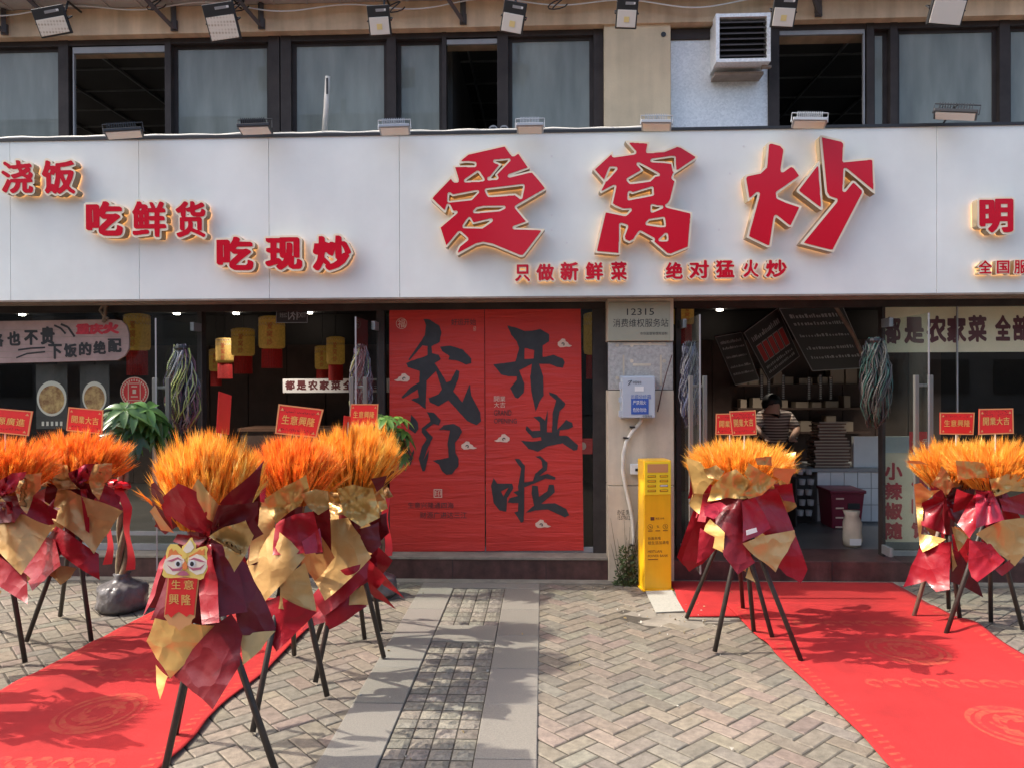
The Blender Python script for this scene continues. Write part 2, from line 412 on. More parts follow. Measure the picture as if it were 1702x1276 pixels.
M['cob'] = mat('yellow_led_chip', (0.75, 0.60, 0.25), 0.5)
def stripes():
    m = mat('striped_knit', (0.4, 0.35, 0.3), 0.9)
    nt = m.node_tree; b = nt.nodes['Principled BSDF']
    w = nt.nodes.new('ShaderNodeTexWave'); w.bands_direction = 'Z'; w.inputs['Scale'].default_value = 9
    tc = nt.nodes.new('ShaderNodeTexCoord'); nt.links.new(tc.outputs['Object'], w.inputs['Vector'])
    r = nt.nodes.new('ShaderNodeValToRGB'); r.color_ramp.elements[0].color = (0.5, 0.42, 0.36, 1); r.color_ramp.elements[1].color = (0.10, 0.07, 0.06, 1)
    r.color_ramp.elements[0].position = 0.45; r.color_ramp.elements[1].position = 0.55
    nt.links.new(w.outputs[0], r.inputs[0]); nt.links.new(r.outputs[0], b.inputs['Base Color'])
    return m
M['stripe'] = stripes()
def bannermat():
    m = M['banner']; nt = m.node_tree; b = nt.nodes['Principled BSDF']
    tc = nt.nodes.new('ShaderNodeTexCoord'); mp = nt.nodes.new('ShaderNodeMapping'); mp.inputs['Scale'].default_value = (1.2, 1, 9)
    n = nt.nodes.new('ShaderNodeTexNoise'); n.inputs['Scale'].default_value = 2.2; n.inputs['Detail'].default_value = 4; n.inputs['Distortion'].default_value = 0.6
    nt.links.new(tc.outputs['Object'], mp.inputs[0]); nt.links.new(mp.outputs[0], n.inputs['Vector'])
    bp = nt.nodes.new('ShaderNodeBump'); bp.inputs['Strength'].default_value = 0.5; bp.inputs['Distance'].default_value = 0.03
    nt.links.new(n.outputs[0], bp.inputs['Height']); nt.links.new(bp.outputs[0], b.inputs['Normal'])
bannermat()

# ------------------------------------------------------------------ lettering
_tm = {}
def text_geo(body):
    if body in _tm: return _tm[body]
    c = bpy.data.curves.new('lettering', 'FONT'); c.body = body; c.size = 1; c.resolution_u = 3
    o = bpy.data.objects.new('lettering', c); COL.objects.link(o)
    dg = bpy.context.evaluated_depsgraph_get(); dg.update()
    me = bpy.data.meshes.new_from_object(o.evaluated_get(dg))
    vs = np.array([v.co[:2] for v in me.vertices]) if len(me.vertices) else np.zeros((1, 2))
    me.calc_loop_triangles()
    ts = [tuple(t.vertices) for t in me.loop_triangles]
    bpy.data.objects.remove(o); bpy.data.curves.remove(c); bpy.data.meshes.remove(me)
    _tm[body] = (vs, ts)
    return _tm[body]
def text_fit(mb, body, x0, z0, x1, z1, Y, col=None, shear=0.0):    # flat lettering filling a world rectangle, facing -Y
    vs, ts = text_geo(body)
    a, b = vs.min(0), vs.max(0)
    q = (vs - a) / np.maximum(b - a, 1e-6)
    mb.add([(x0 + (u + shear * v) * (x1 - x0), Y, z0 + v * (z1 - z0)) for u, v in q], [(t[0], t[1], t[2]) for t in ts], col)
def text_px(mb, body, px, Y, col=None, dy=0.0):
    r = rect(*px, Y)
    text_fit(mb, body, r[0], r[1], r[2], r[3], Y - dy, col)

def raster(vs, ts, n, pad):
    a, b = vs.min(0), vs.max(0)
    s = (n - 2 * pad) / max((b - a).max(), 1e-6)
    p = (vs - a) * s + pad
    w, h = ((b - a) * s + 2 * pad + 1).astype(int)
    im = np.zeros((h, w), bool)
    for t in ts:
        q = p[list(t)]
        lo = np.floor(q.min(0)).astype(int); hi = np.ceil(q.max(0)).astype(int) + 1
        lo = np.maximum(lo, 0)
        xs, ys = np.meshgrid(np.arange(lo[0], min(hi[0], w)), np.arange(lo[1], min(hi[1], h)))
        def e(i, j): return (q[j, 0] - q[i, 0]) * (ys - q[i, 1]) - (q[j, 1] - q[i, 1]) * (xs - q[i, 0])
        e0, e1, e2 = e(0, 1), e(1, 2), e(2, 0)
        ins = ((e0 >= 0) & (e1 >= 0) & (e2 >= 0)) | ((e0 <= 0) & (e1 <= 0) & (e2 <= 0))
        im[lo[1]:lo[1] + ins.shape[0], lo[0]:lo[0] + ins.shape[1]] |= ins
    return im
def raster_poly(polys, n, pad):                    # even-odd fill of pixel polygons
    al = np.array([p for q in polys for p in q], float)
    a, b = al.min(0), al.max(0)
    s = (n - 2 * pad) / (b - a).max()
    w, h = ((b - a) * s + 2 * pad + 1).astype(int)
    xs, ys = np.meshgrid(np.arange(w), np.arange(h))
    im = np.zeros((h, w), bool)
    for q in polys:
        q = (np.array(q, float) - a) * s + pad
        ins = np.zeros((h, w), bool)
        for i in range(len(q)):
            x0, y0 = q[i - 1]; x1, y1 = q[i]
            if abs(y1 - y0) < 1e-9: continue
            c = ((ys < y0) != (ys < y1)) & (xs < (x1 - x0) * (ys - y0) / (y1 - y0) + x0)
            ins ^= c
        im ^= ins
    return im, a, s
def shift_or(im, offs):
    out = np.zeros_like(im); h, w = im.shape
    for dx, dy in offs:
        ys0, ys1 = max(dy, 0), min(h, h + dy); xs0, xs1 = max(dx, 0), min(w, w + dx)
        out[ys0:ys1, xs0:xs1] |= im[ys0 - dy:ys1 - dy, xs0 - dx:xs1 - dx]
    return out
def pen(a, b, ang):                                # offsets of a slanted elliptic nib
    r = int(max(a, b)) + 1; o = []
    c, s = math.cos(ang), math.sin(ang)
    for dx in range(-r, r + 1):
        for dy in range(-r, r + 1):
            u, v = dx * c + dy * s, -dx * s + dy * c
            if (u / a) ** 2 + (v / b) ** 2 <= 1: o.append((dx, dy))
    return o
def blur(f, it=2):
    f = f.astype(float)
    for _ in range(it):
        p = np.pad(f, 1)
        f = (p[:-2, 1:-1] + p[2:, 1:-1] + p[1:-1, :-2] + p[1:-1, 2:] + 2 * p[1:-1, 1:-1]) / 6
    return f
def contours(f, lv=0.5, tol=0.6, minlen=6):
    f = np.pad(f, 1); H, Wd = f.shape
    b = f > lv
    nxt = {}
    cells = np.argwhere((b[:-1, :-1].astype(int) + b[1:, :-1] + b[:-1, 1:] + b[1:, 1:]) % 4 != 0)
    def pt(k):
        o, y, x = k
        if o == 0: t = (lv - f[y, x]) / (f[y, x + 1] - f[y, x]); return (x + t - 1, y - 1)
        t = (lv - f[y, x]) / (f[y + 1, x] - f[y, x]); return (x - 1, y + t - 1)
    for y, x in cells:
        y, x = int(y), int(x)
        T, B, L, Rr = (0, y, x), (0, y + 1, x), (1, y, x), (1, y, x + 1)
        c = (b[y, x] << 3) | (b[y, x + 1] << 2) | (b[y + 1, x + 1] << 1) | int(b[y + 1, x])
        tab = {1: [(L, B)], 2: [(B, Rr)], 3: [(L, Rr)], 4: [(Rr, T)], 5: [(L, T), (Rr, B)], 6: [(B, T)], 7: [(L, T)], 8: [(T, L)], 9: [(T, B)], 10: [(T, Rr), (B, L)], 11: [(T, Rr)], 12: [(Rr, L)], 13: [(Rr, B)], 14: [(B, L)]}
        for s, e in tab.get(int(c), []): nxt[s] = e
    out = []
    while nxt:
        s = next(iter(nxt)); loop = []; k = s
        while k in nxt:
            loop.append(pt(k)); k = nxt.pop(k)
        if len(loop) >= minlen: out.append(simplify(loop, tol))
    return [o for o in out if len(o) > 2]
def simplify(pts, tol):
    def dp(a):
        if len(a) < 3: return a
        p0, p1 = np.array(a[0]), np.array(a[-1]); d = p1 - p0; L = np.hypot(*d) + 1e-9
        q = np.array(a); dist = np.abs(d[0] * (q[:, 1] - p0[1]) - d[1] * (q[:, 0] - p0[0])) / L
        i = int(dist.argmax())
        if dist[i] < tol: return [a[0], a[-1]]
        return dp(a[:i + 1])[:-1] + dp(a[i:])
    h = len(pts) // 2
    return dp(pts[:h + 1])[:-1] + dp(pts[h:] + [pts[0]])[:-1]
def fill_loops(loops, extrude=0.0):
    c = bpy.data.curves.new('outline', 'CURVE'); c.dimensions = '2D'; c.fill_mode = 'BOTH'; c.extrude = extrude
    for l in loops:
        s = c.splines.new('POLY'); s.points.add(len(l) - 1)
        for i, p in enumerate(l): s.points[i].co = (p[0], p[1], 0, 1)
        s.use_cyclic_u = True
    o = bpy.data.objects.new('outline', c); COL.objects.link(o)
    dg = bpy.context.evaluated_depsgraph_get(); dg.update()
    me = bpy.data.meshes.new_from_object(o.evaluated_get(dg))
    vs = [v.co.copy() for v in me.vertices]; fs = [tuple(p.vertices) for p in me.polygons]
    bpy.data.objects.remove(o); bpy.data.curves.remove(c); bpy.data.meshes.remove(me)
    return vs, fs

def flat_poly(mb, polys, to3d, col=None):          # fill pixel polygons (even-odd) onto a surface; to3d(px,py)
    vs, fs = fill_loops(polys)
    mb.add([to3d(v.x, v.y) for v in vs], fs, col)

def bold_masks(ch, n=110, a=9, b=5.0, ang=R(-38), rim=False):
    vs, ts = text_geo(ch)
    im = raster(vs, ts, n, 16)
    body = blur(shift_or(im, pen(a, b, ang)), 2)
    face = blur(shift_or(im, pen(max(a - 3.4, 1.8), max(b - 2.9, 1.5), ang)), 1)
    if rim: return body, face, blur(shift_or(im, pen(a + 1.7, b + 1.7, ang)), 2)
    return body, face

def letter3d(parent, bodyloops, faceloops, box2, Rc, Yback, depth, led=True, flip=True, rimloops=None):
    # box2: bounds of the loops, Rc: world rectangle x0,z0,x1,z1 on the front plane
    (ax, ay), (bx, by) = box2
    def mp(p):
        u = (p[0] - ax) / (bx - ax); v = (p[1] - ay) / (by - ay)
        if flip: v = 1 - v
        return (Rc[0] + u * (Rc[2] - Rc[0]), Rc[1] + v * (Rc[3] - Rc[1]))
    B = [[mp(p) for p in l] for l in bodyloops]; F = [[mp(p) for p in l] for l in faceloops]
    Yf = Yback - 0.02 - depth
    vs, fs = fill_loops(B, depth / 2)
    mb = MB(); ym = Yf + depth / 2
    mb.add([(v.x, ym - v.z, v.y) for v in vs], fs)
    o = mb.build('sign_character', M['letterside'], parent)
    # rim: the same outline as a thin cream sheet, then the red face proud of it
    vs, fs = fill_loops([[mp(p) for p in l] for l in rimloops] if rimloops else B); r = MB().add([(v.x, Yf - 0.002, v.y) for v in vs], fs).build('character_rim', M['letterrim'], o)
    vs, fs = fill_loops(F); MB().add([(v.x, Yf - 0.006, v.y) for v in vs], fs).build('character_face', M['letterface'], o)
    if led:
        vs, fs = fill_loops(F, 0.003)
        MB().add([(v.x, Yback - 0.012 - v.z, v.y) for v in vs], fs).build('back_light', M['led'], o)
    return o

# ------------------------------------------------------------------ ground
YS, YP, YG, YU = 6.50, 6.72, 6.95, 6.95
rnd = random.Random(7)
def struct(name, mb, m, **k):
    o = mb.build(name, m, None, **k); o['kind'] = 'structure'; return o
struct('ground', MB().add([(-60, -60, -0.030), (60, -60, -0.030), (60, 40, -0.030), (-60, 40, -0.030)], [(0, 1, 2, 3)]), M['asphalt'])
struct('pavement_bed', MB().box(-14, -4.0, -0.028, 14, 7.2, -0.0045), M['mortar'])
SX = (-1.04, -0.755, -0.325, -0.03)                # stone strip: slab, setts, slab
def paving():
    L, Wd, J = 0.205, 0.1025, 0.0040
    mb = MB(); ang = R(43)
    ca, sa = math.cos(ang), math.sin(ang)
    ox, oy = 1.0, 4.0
    pal = [(0.190, 0.160, 0.120), (0.182, 0.154, 0.117), (0.200, 0.168, 0.126), (0.168, 0.146, 0.114), (0.194, 0.152, 0.121), (0.174, 0.155, 0.123)]
    for i in range(-90, 90):
        for j in range(-90, 90):
            k = (i - j) % 4
            if k == 0: x0, y0, w, h = i * Wd, j * Wd, L, Wd
            elif k == 3: x0, y0, w, h = i * Wd, j * Wd, Wd, L
            else: continue
            cx, cy = x0 + w / 2, y0 + h / 2
            X = ox + cx * ca - cy * sa; Y = oy + cx * sa + cy * ca
            if not (-6.0 < X < 6.2 and 1.6 < Y < 6.82): continue
            if SX[0] + 0.13 < X < SX[3] - 0.13: continue
            bare = math.hypot((X - 1.05) / 0.42, (Y - 5.72) / 0.22)          # the broken, sanded-over patch
            if bare < 1.0 and rnd.random() < 0.8: continue
            z = rnd.gauss(0, 0.0012) + 0.002 * noise.noise((X * 1.3, Y * 1.3, 0))
            tx, ty = rnd.gauss(0, 0.004), rnd.gauss(0, 0.004)
            c = hsvj(rnd.choice(pal), rnd, 0.11)
            st = noise.noise((X * 0.9 + 5, Y * 0.9, 2.0))
            st2 = noise.noise((X * 2.6 + 9, Y * 2.6, 5.0)); c = tuple(v * (1 + 0.26 * st + 0.14 * st2) for v in c)
            hw, hh = w / 2 - J, h / 2 - J
            rr = rnd.gauss(0, 0.010)
            vs = []
            for (e, zz) in ((0.0, -0.014), (0.0, -0.004), (0.006, 0.0)):
                for (a, b) in ((-1, -1), (1, -1), (1, 1), (-1, 1)):
                    px_, py_ = a * (hw - e), b * (hh - e)
                    qx, qy = cx + px_ - py_ * rr, cy + py_ + px_ * rr
                    vs.append((ox + qx * ca - qy * sa, oy + qx * sa + qy * ca, z + zz + px_ * tx + py_ * ty))
            fs = [(8, 9, 10, 11)] + [(r * 4 + q, r * 4 + (q + 1) % 4, r * 4 + 4 + (q + 1) % 4, r * 4 + 4 + q) for r in range(2) for q in range(4)]
            mb.add(vs, fs, c)
    struct('paving', mb, M['paver'])
paving()
def strip():
    sl, cb = MB(), MB()
    def slab(x0, y0, x1, y1):
        c = hsvj((0.192, 0.178, 0.150), rnd, 0.10); g = 0.003
        z = 0.008 + rnd.gauss(0, 0.001)
        vs = []
        for (e, zz) in ((0, -0.012), (0, z - 0.003), (0.004, z)):
            vs += [(x0 + g + e, y0 + g + e, zz), (x1 - g - e, y0 + g + e, zz), (x1 - g - e, y1 - g - e, zz), (x0 + g + e, y1 - g - e, zz)]
        sl.add(vs, [(8, 9, 10, 11)] + [(r * 4 + q, r * 4 + (q + 1) % 4, r * 4 + 4 + (q + 1) % 4, r * 4 + 4 + q) for r in range(2) for q in range(4)], c)
    for (a, b) in ((SX[0], SX[1]), (SX[2], SX[3])):
        y = 6.45
        while y > 1.6:
            h = 0.60 if rnd.random() < .7 else 0.52
            slab(a, y - h, b, y); y -= h
    slab(SX[1], 5.13, SX[2], 5.47)
    slab(SX[0], 6.45, SX[3], 6.70)
    def sett(x0, y0, s, t):
        c = hsvj(rnd.choice([(0.185, 0.165, 0.13), (0.205, 0.185, 0.145), (0.16, 0.144, 0.117)]), rnd, 0.12)
        n = 4; vs = []
        for i in range(n + 1):
            for j in range(n + 1):
                e = min(i, j, n - i, n - j) == 0
                vs.append((x0 + 0.004 + (s - 0.008) * i / n, y0 + 0.004 + (t - 0.008) * j / n, -0.0015 if e else 0.006 + rnd.gauss(0, 0.0026)))
        cb.add(vs, [(i * (n + 1) + j, (i + 1) * (n + 1) + j, (i + 1) * (n + 1) + j + 1, i * (n + 1) + j + 1) for i in range(n) for j in range(n)], c)
    s = (SX[2] - SX[1]) / 4
    for y0, y1 in ((1.6, 5.13), (5.47, 6.45)):
        ny = int(round((y1 - y0) / s))
        for j in range(ny):
            for i in range(4): sett(SX[1] + i * s, y0 + (y1 - y0) * j / ny, s, (y1 - y0) / ny)
    struct('granite_path', sl, M['slab']); struct('sett_path', cb, M['cobble'])
strip()
struct('concrete_edge', MB().box(-12, 6.60, -0.012, 12, 6.80, 0.012), M['concrete'])
# sand and rubble over the broken pavers
pm = MB()
N = 22
pv = [(1.05, 5.72, 0.004)]
pf = []
for k in range(N):
    a = 2 * PI * k / N; q = 1 + 0.28 * math.sin(3 * a + 1) + 0.15 * math.sin(7 * a)
    pv.append((1.05 + 0.44 * q * math.cos(a), 5.72 + 0.22 * q * math.sin(a), -0.0035))
    pf.append((0, k + 1, (k + 1) % N + 1))
pm.add(pv, pf)
struct('sand_patch', pm, M['concrete'])
loose = MB()
for k in range(170):
    X, Y = rnd.uniform(-3.2, 3.4), rnd.uniform(2.9, 6.6)
    if rnd.random() < .5: X, Y = rnd.gauss(1.05, 0.4), rnd.gauss(5.75, 0.25)
    s = rnd.uniform(0.004, 0.012)
    c = rnd.choice([(0.4, 0.36, 0.3), (0.5, 0.48, 0.42), (0.25, 0.2, 0.12), (0.3, 0.22, 0.1)])
    vs = [(X + s * rnd.uniform(-1, 1), Y + s * rnd.uniform(-1, 1), 0.004 + (0.0 if q < 4 else s)) for q in range(7)]
    loose.add(vs, [(0, 1, 4), (1, 2, 5), (2, 3, 6), (3, 0, 4), (4, 5, 6), (1, 5, 4), (2, 6, 5), (3, 4, 6)], c)
o = loose.build('gravel', M['weed']); tag(o, 'loose grit and crumbs of stone scattered over the paving', None, None, 'stuff')

# ------------------------------------------------------------------ carpets
def carpet_mesh(name, quad, nx, ny, z0, bumpf, matl, label, motif=None):
    a, b, c, d = [Vector((*q, 0)) for q in quad]     # near-left, near-right, far-right, far-left
    mb = MB(); vs = []
    def pt(u, v):
        p = (a * (1 - u) + b * u) * (1 - v) + (d * (1 - u) + c * u) * v
        p.x += (u - .5) * .05 * noise.noise((p.y * 1.6, u, 3)) * 2 * abs(u - .5) * 2
        z = z0 + 0.006 + bumpf(u, v, p)
        return Vector((p.x, p.y, z))
    for j in range(ny + 1):
        for i in range(nx + 1): vs.append(pt(i / nx, j / ny))
    n = len(vs)
    vs += [v - Vector((0, 0, 0.005)) for v in vs]
    fs = []
    for j in range(ny):
        for i in range(nx):
            q = (j * (nx + 1) + i, j * (nx + 1) + i + 1, (j + 1) * (nx + 1) + i + 1, (j + 1) * (nx + 1) + i)
            fs.append(q); fs.append(tuple(n + k for k in reversed(q)))
    edge = [i for i in range(nx + 1)] + [(j) * (nx + 1) + nx for j in range(1, ny + 1)] + [ny * (nx + 1) + i for i in range(nx - 1, -1, -1)] + [j * (nx + 1) for j in range(ny - 1, 0, -1)]
    for k in range(len(edge)):
        e0, e1 = edge[k], edge[(k + 1) % len(edge)]
        fs.append((e1, e0, n + e0, n + e1))
    mb.add(vs, fs)
    o = mb.build(name, matl, None, smooth=True)
    tag(o, label, 'carpet')
    if motif:
        pr = MB()
        def strip_(pts, w):
            for k in range(len(pts) - 1):
                p, q = pts[k], pts[k + 1]
                du = Vector((q[0] - p[0], q[1] - p[1])); du.normalize(); nn = Vector((-du.y, du.x)) * w / 2
                P = []
                for (x, y) in ((p[0] - nn.x, p[1] - nn.y), (q[0] - nn.x, q[1] - nn.y), (q[0] + nn.x, q[1] + nn.y), (p[0] + nn.x, p[1] + nn.y)):
                    P.append(pt(x, y) + Vector((0, 0, 0.0009)))
                pr.add(P, [(0, 1, 2, 3)])
        ORG[o.name] = Vector((0, 0, 0))
        def flush(nm):
            nonlocal pr
            pr.build(nm, M['carpetprint'], o); pr = MB()
        motif(strip_, flush)
    return o
def motif(strip_, flush):
    r = random.Random(3)
    for v in (0.12, 0.42, 0.72):                        # emblem rings
        for rad in (0.15, 0.12):
            pts = [(0.55 + rad * math.cos(t), v + 0.42 * rad * math.sin(t)) for t in np.linspace(0, 2 * PI, 30)]
            strip_(pts, 0.012)
        for k in range(7):
            t0 = k * 2 * PI / 7
            strip_([(0.55 + 0.085 * math.cos(t0 + s) * (1 - s * .3), v + 0.036 * math.sin(t0 + s) * (1 - s * .3)) for s in np.linspace(0, 1.5, 6)], 0.013)
        flush('printed_emblem')
        for k in range(9):                              # scroll band between emblems
            x = 0.25 + k * 0.07
            strip_([(x + 0.03 * math.cos(s), v + 0.15 + 0.012 * math.sin(s)) for s in np.linspace(0, 5, 8)], 0.010)
        flush('printed_scroll')
    for k in range(60):                                 # border marks
        v = 0.01 + k * 0.0162
        for side in (0.045, 0.955):
            strip_([(side - 0.018, v), (side + 0.018, v + 0.004)], 0.006)
            if k % 2: strip_([(side, v), (side + 0.012, v + 0.008)], 0.005)
    flush('printed_border')
def cb1(u, v, p): return 0.005 * (1 + noise.noise((p.x * 2, p.y * 3, 1))) + 0.016 * max(0, noise.noise((p.x * 0.7 + p.y * .4, p.y * 4.5, 4))) ** 1.3 + 0.008 * max(0, noise.noise((p.x * 6, p.y * 1.1, 9)))
def cb2(u, v, p):
    z = 0.005 * (1 + noise.noise((p.x * 2.2, p.y * 2.6, 8))) + 0.016 * max(0, noise.noise((p.x * 0.8 - p.y * .3, p.y * 4, 3))) ** 1.3 + 0.008 * max(0, noise.noise((p.x * 6, p.y * 1.1, 2)))
    z += 0.05 * math.exp(-((p.x - 2.98) / 0.14) ** 2 - ((p.y - 5.42) / 0.22) ** 2)      # rucked edge by the stand foot
    return z
def cb3(u, v, p): return 0.003 * (1 + noise.noise((p.x * 2, p.y * 3, 12)))
carpet_mesh('red_carpet', [(-3.18, 2.4), (-1.77, 2.4), (-1.62, 6.05), (-2.93, 6.05)], 74, 200, 0.006, cb1, M['carpet'], 'long red felt carpet leading to the left doorway past the money tree', motif)
carpet_mesh('red_carpet', [(1.64, 2.4), (3.10, 2.4), (2.98, 6.0), (1.40, 6.0)], 74, 200, 0.010, cb2, M['carpet'], 'long red felt carpet leading to the right doorway, printed with faded gold rings', motif)
carpet_mesh('red_carpet', [(1.06, 5.70), (2.99, 5.78), (2.99, 6.70), (1.08, 6.70)], 30, 18, 0.004, cb3, M['carpet'], 'short plain red carpet piece across the foot of the right doorway step')

# ------------------------------------------------------------------ the building
BLD = empty('shop_building', (0, 7.2, 0), 'cream building with dark framed upper windows above the shop sign and glass shopfront below', 'building')
def bpart(name, mb, m, parent=BLD, label=None, **k):
    o = mb.build(name, m, parent, **k)
    if label: o['label'] = label
    return o
XL, XR = -9.0, 9.0
zwt = W(500, 63, YU).z                                     # window head
zsb = 2.455                                                # underside of the sign
zst = 3.835                                                # top of the sign
px0, px1 = W(1010, 700, YP).x, W(1119, 700, YP).x          # stone pillar
# upper storey
cp0, cp1 = W(1004, 130, YU - 0.1).x, W(1114, 130, YU - 0.1).x
bpart('pier', MB().box(cp0, YU - 0.12, 3.6, cp1, YU + 0.4, zwt + 0.1), M['cream'])
bpart('lintel_beam', MB().box(XL, 6.80, zwt - 0.005, XR, 7.3, zwt + 0.235), M['beam'])
bpart('sill_wall', MB().box(XL, 6.93, 2.9, XR, 7.25, 3.86), M['cream'])
cn = MB().box(XL, 6.50, zwt + 0.24, XR, 7.3, zwt + 0.30)
for k in range(60):
    cn.box(XL + k * 0.3, 6.51, zwt + 0.228, XL + k * 0.3 + 0.02, 6.795, zwt + 0.239)
bpart('canopy', cn, M['canopy'])
for k, px in enumerate((8, 105, 290, 435, 770, 1360)):
    X = W(px, 20, 6.79).x
    b = MB()
    b.tube([(X, 6.77, zwt + 0.02), (X, 6.77, zwt + 0.232)], 0.026, 4)
    b.tube([(X, 6.77, zwt + 0.03), (X - 0.18, 6.53, zwt + 0.23)], 0.022, 4)
    b.box(X - 0.03, 6.775, zwt + 0.01, X + 0.03, 6.795, zwt + 0.10)
    bpart('bracket', b, M['steel'])
bpart('canopy_fascia', MB().box(XL, 6.79, zwt + 0.31, XR, 6.81, zwt + 0.9), M['canopy'])
# upper room
bpart('room_wall', MB().box(XL, 10.8, 3.0, XR, 10.9, 5.2).box(XL, 7.0, 5.08, XR, 10.8, 5.14).box(-0.9, 7.3, 3.2, -0.85, 10.8, 5.08), M['room'])
jb = MB()
for k in range(24): jb.box(XL + k * 0.75, 7.2, 5.05, XL + k * 0.75 + 0.02, 10.8, 5.079)
for k in range(6): jb.box(XL, 7.4 + k * 0.6, 5.062, XR, 7.42 + k * 0.6, 5.078)
bpart('ceiling_grid', jb, M['greyframe'])
def window(label, pts, zt_px, panes, frame_m=M['darkframe']):
    # pts: list of (px0, px1) frame uprights; panes: list of (px0, px1, setback)
    x0 = W(pts[0][0], 130, YU).x; x1 = W(pts[-1][1], 130, YU).x
    f = MB()
    for a, b in pts:
        xa, xb = W(a, 130, YU).x, W(b, 130, YU).x
        f.box(xa, YU - 0.06, 3.7, xb, YU + 0.05, zwt - 0.004)
    f.box(x0 + 0.001, YU - 0.055, zwt - 0.055, x1 - 0.001, YU + 0.045, zwt - 0.006)
    f.box(x0 + 0.001, YU - 0.055, 3.72, x1 - 0.001, YU + 0.045, 3.86)
    o = bpart('window', f, frame_m, BLD, label)
    for a, b, sb in panes:
        xa, xb = W(a, 130, YU).x, W(b, 130, YU).x
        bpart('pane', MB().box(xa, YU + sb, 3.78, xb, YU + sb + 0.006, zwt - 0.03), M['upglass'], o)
        s = MB(); t = 0.035
        s.box(xa - 0.004, YU + sb - 0.012, 3.78, xa + t, YU + sb + 0.018, zwt - 0.05).box(xb - t, YU + sb - 0.012, 3.78, xb + 0.004, YU + sb + 0.018, zwt - 0.05)
        s.box(xa + t, YU + sb - 0.010, zwt - 0.085, xb - t, YU + sb + 0.016, zwt - 0.052)
        bpart('sash', s, frame_m, o)
    return o
w = window('window unit with one sash slid open on darkness', [(-560, -545), (-260, -240), (104, 120), (279, 289), (450, 468)], 70, [(-545, -260, 0.0), (-240, 104, 0.0), (289, 450, 0.012)])
r1 = rect(124, 80, 278, 90, YU - 0.02); bpart('open_rail', MB().box(r1[0], YU - 0.05, r1[1], r1[2], YU - 0.02, r1[3]).box(r1[0], YU - 0.05, 3.8, r1[0] + 0.012, YU - 0.02, r1[1]), M['greyframe'], w)
w = window('window unit with a narrow sash beside an open gap', [(470, 487), (645, 660), (736, 743), (827, 845), (986, 1003)], 60, [(487, 645, 0.0), (660, 736, 0.02), (845, 986, 0.0)])
r1 = rect(743, 68, 827, 76, YU - 0.02); bpart('open_rail', MB().box(r1[0], YU - 0.05, r1[1], r1[2], YU - 0.02, r1[3]), M['greyframe'], w)
w = window('window unit right of the louvred vent with its first bay open', [(1275, 1292), (1436, 1448), (1475, 1487), (1655, 1672), (1990, 2010)], 40, [(1448, 1475, 0.02), (1487, 1655, 0.0), (1672, 1990, 0.0)])
r1 = rect(1294, 50, 1435, 60, YU - 0.02); bpart('open_rail', MB().box(r1[0], YU - 0.05, r1[1], r1[2], YU - 0.02, r1[3]).box(r1[2] - 0.012, YU - 0.05, 3.8, r1[2], YU - 0.02, r1[1]), M['greyframe'], w)
# white boards at lower right; other strips stand in for pane reflections
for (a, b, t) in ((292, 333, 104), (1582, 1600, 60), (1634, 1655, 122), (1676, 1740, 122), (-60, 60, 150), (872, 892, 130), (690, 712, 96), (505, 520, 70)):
    r = rect(a, t, b, 240, YU + 0.09); bpart('board_and_reflection_strip', MB().box(r[0], YU + 0.09, 3.7, r[2], YU + 0.10, r[3]), M['white'])
M['drape'] = mat('grey_green_added_curtain', (0.58, 0.64, 0.60), 0.9, noise_s=4, noise_a=0.12)  # curtains added behind the panes to stand in for pale reflections
for (a, b) in ((-250, 104), (289, 450), (487, 645), (664, 735), (846, 986), (1448, 1475), (1487, 1655), (1672, 1800)):
    x0_, x1_ = W(a, 130, YU + .2).x, W(b, 130, YU + .2).x; m = MB(); n = max(8, int((x1_ - x0_) / .02)); vs = []
    for i in range(n + 1):
        x = x0_ + (x1_ - x0_) * i / n; y = YU + .20 + .022 * math.sin(x * 46 + 1.5 * math.sin(x * 7)) + .02 * noise.noise((x * 5, 1, 2))
        vs += [(x, y, 3.75), (x, y + .01 * math.sin(x * 30), zwt - .02)]
    m.add(vs, [(2 * i, 2 * i + 2, 2 * i + 3, 2 * i + 1) for i in range(n)]); m.keep = True
    bpart('added_pane_curtain', m, M['drape'], smooth=True)
# galvanised panel where the window bay is blanked off
r = rect(1115, 55, 1276, 220, YU - 0.03)
gp = MB().box(r[0], YU - 0.03, 3.7, r[2], YU, r[3] - 0.06)
bpart('metal_sheet', gp, M['galv'])
bpart('sheet_rail', MB().box(r[0], YU - 0.05, r[3] - 0.058, r[2], YU, r[3] + 0.03), M['darkframe'])
bpart('drain_hole', MB().disc((W(1103, 57, YU - 0.13).x, YU - 0.1215, W(1103, 57, YU - 0.13).z), 0.022, 0.022), M['black'])
hp = MB(); hp.tube([(W(1141, 222, YU - 0.1).x, YU - 0.08, 3.80), (W(1141, 222, YU - 0.1).x, YU - 0.08, 3.93), (W(1138, 222, YU - 0.1).x, YU - 0.1, 3.95)], 0.02, 8)
bpart('capped_pipe', hp, M['offwhite'], smooth=True)

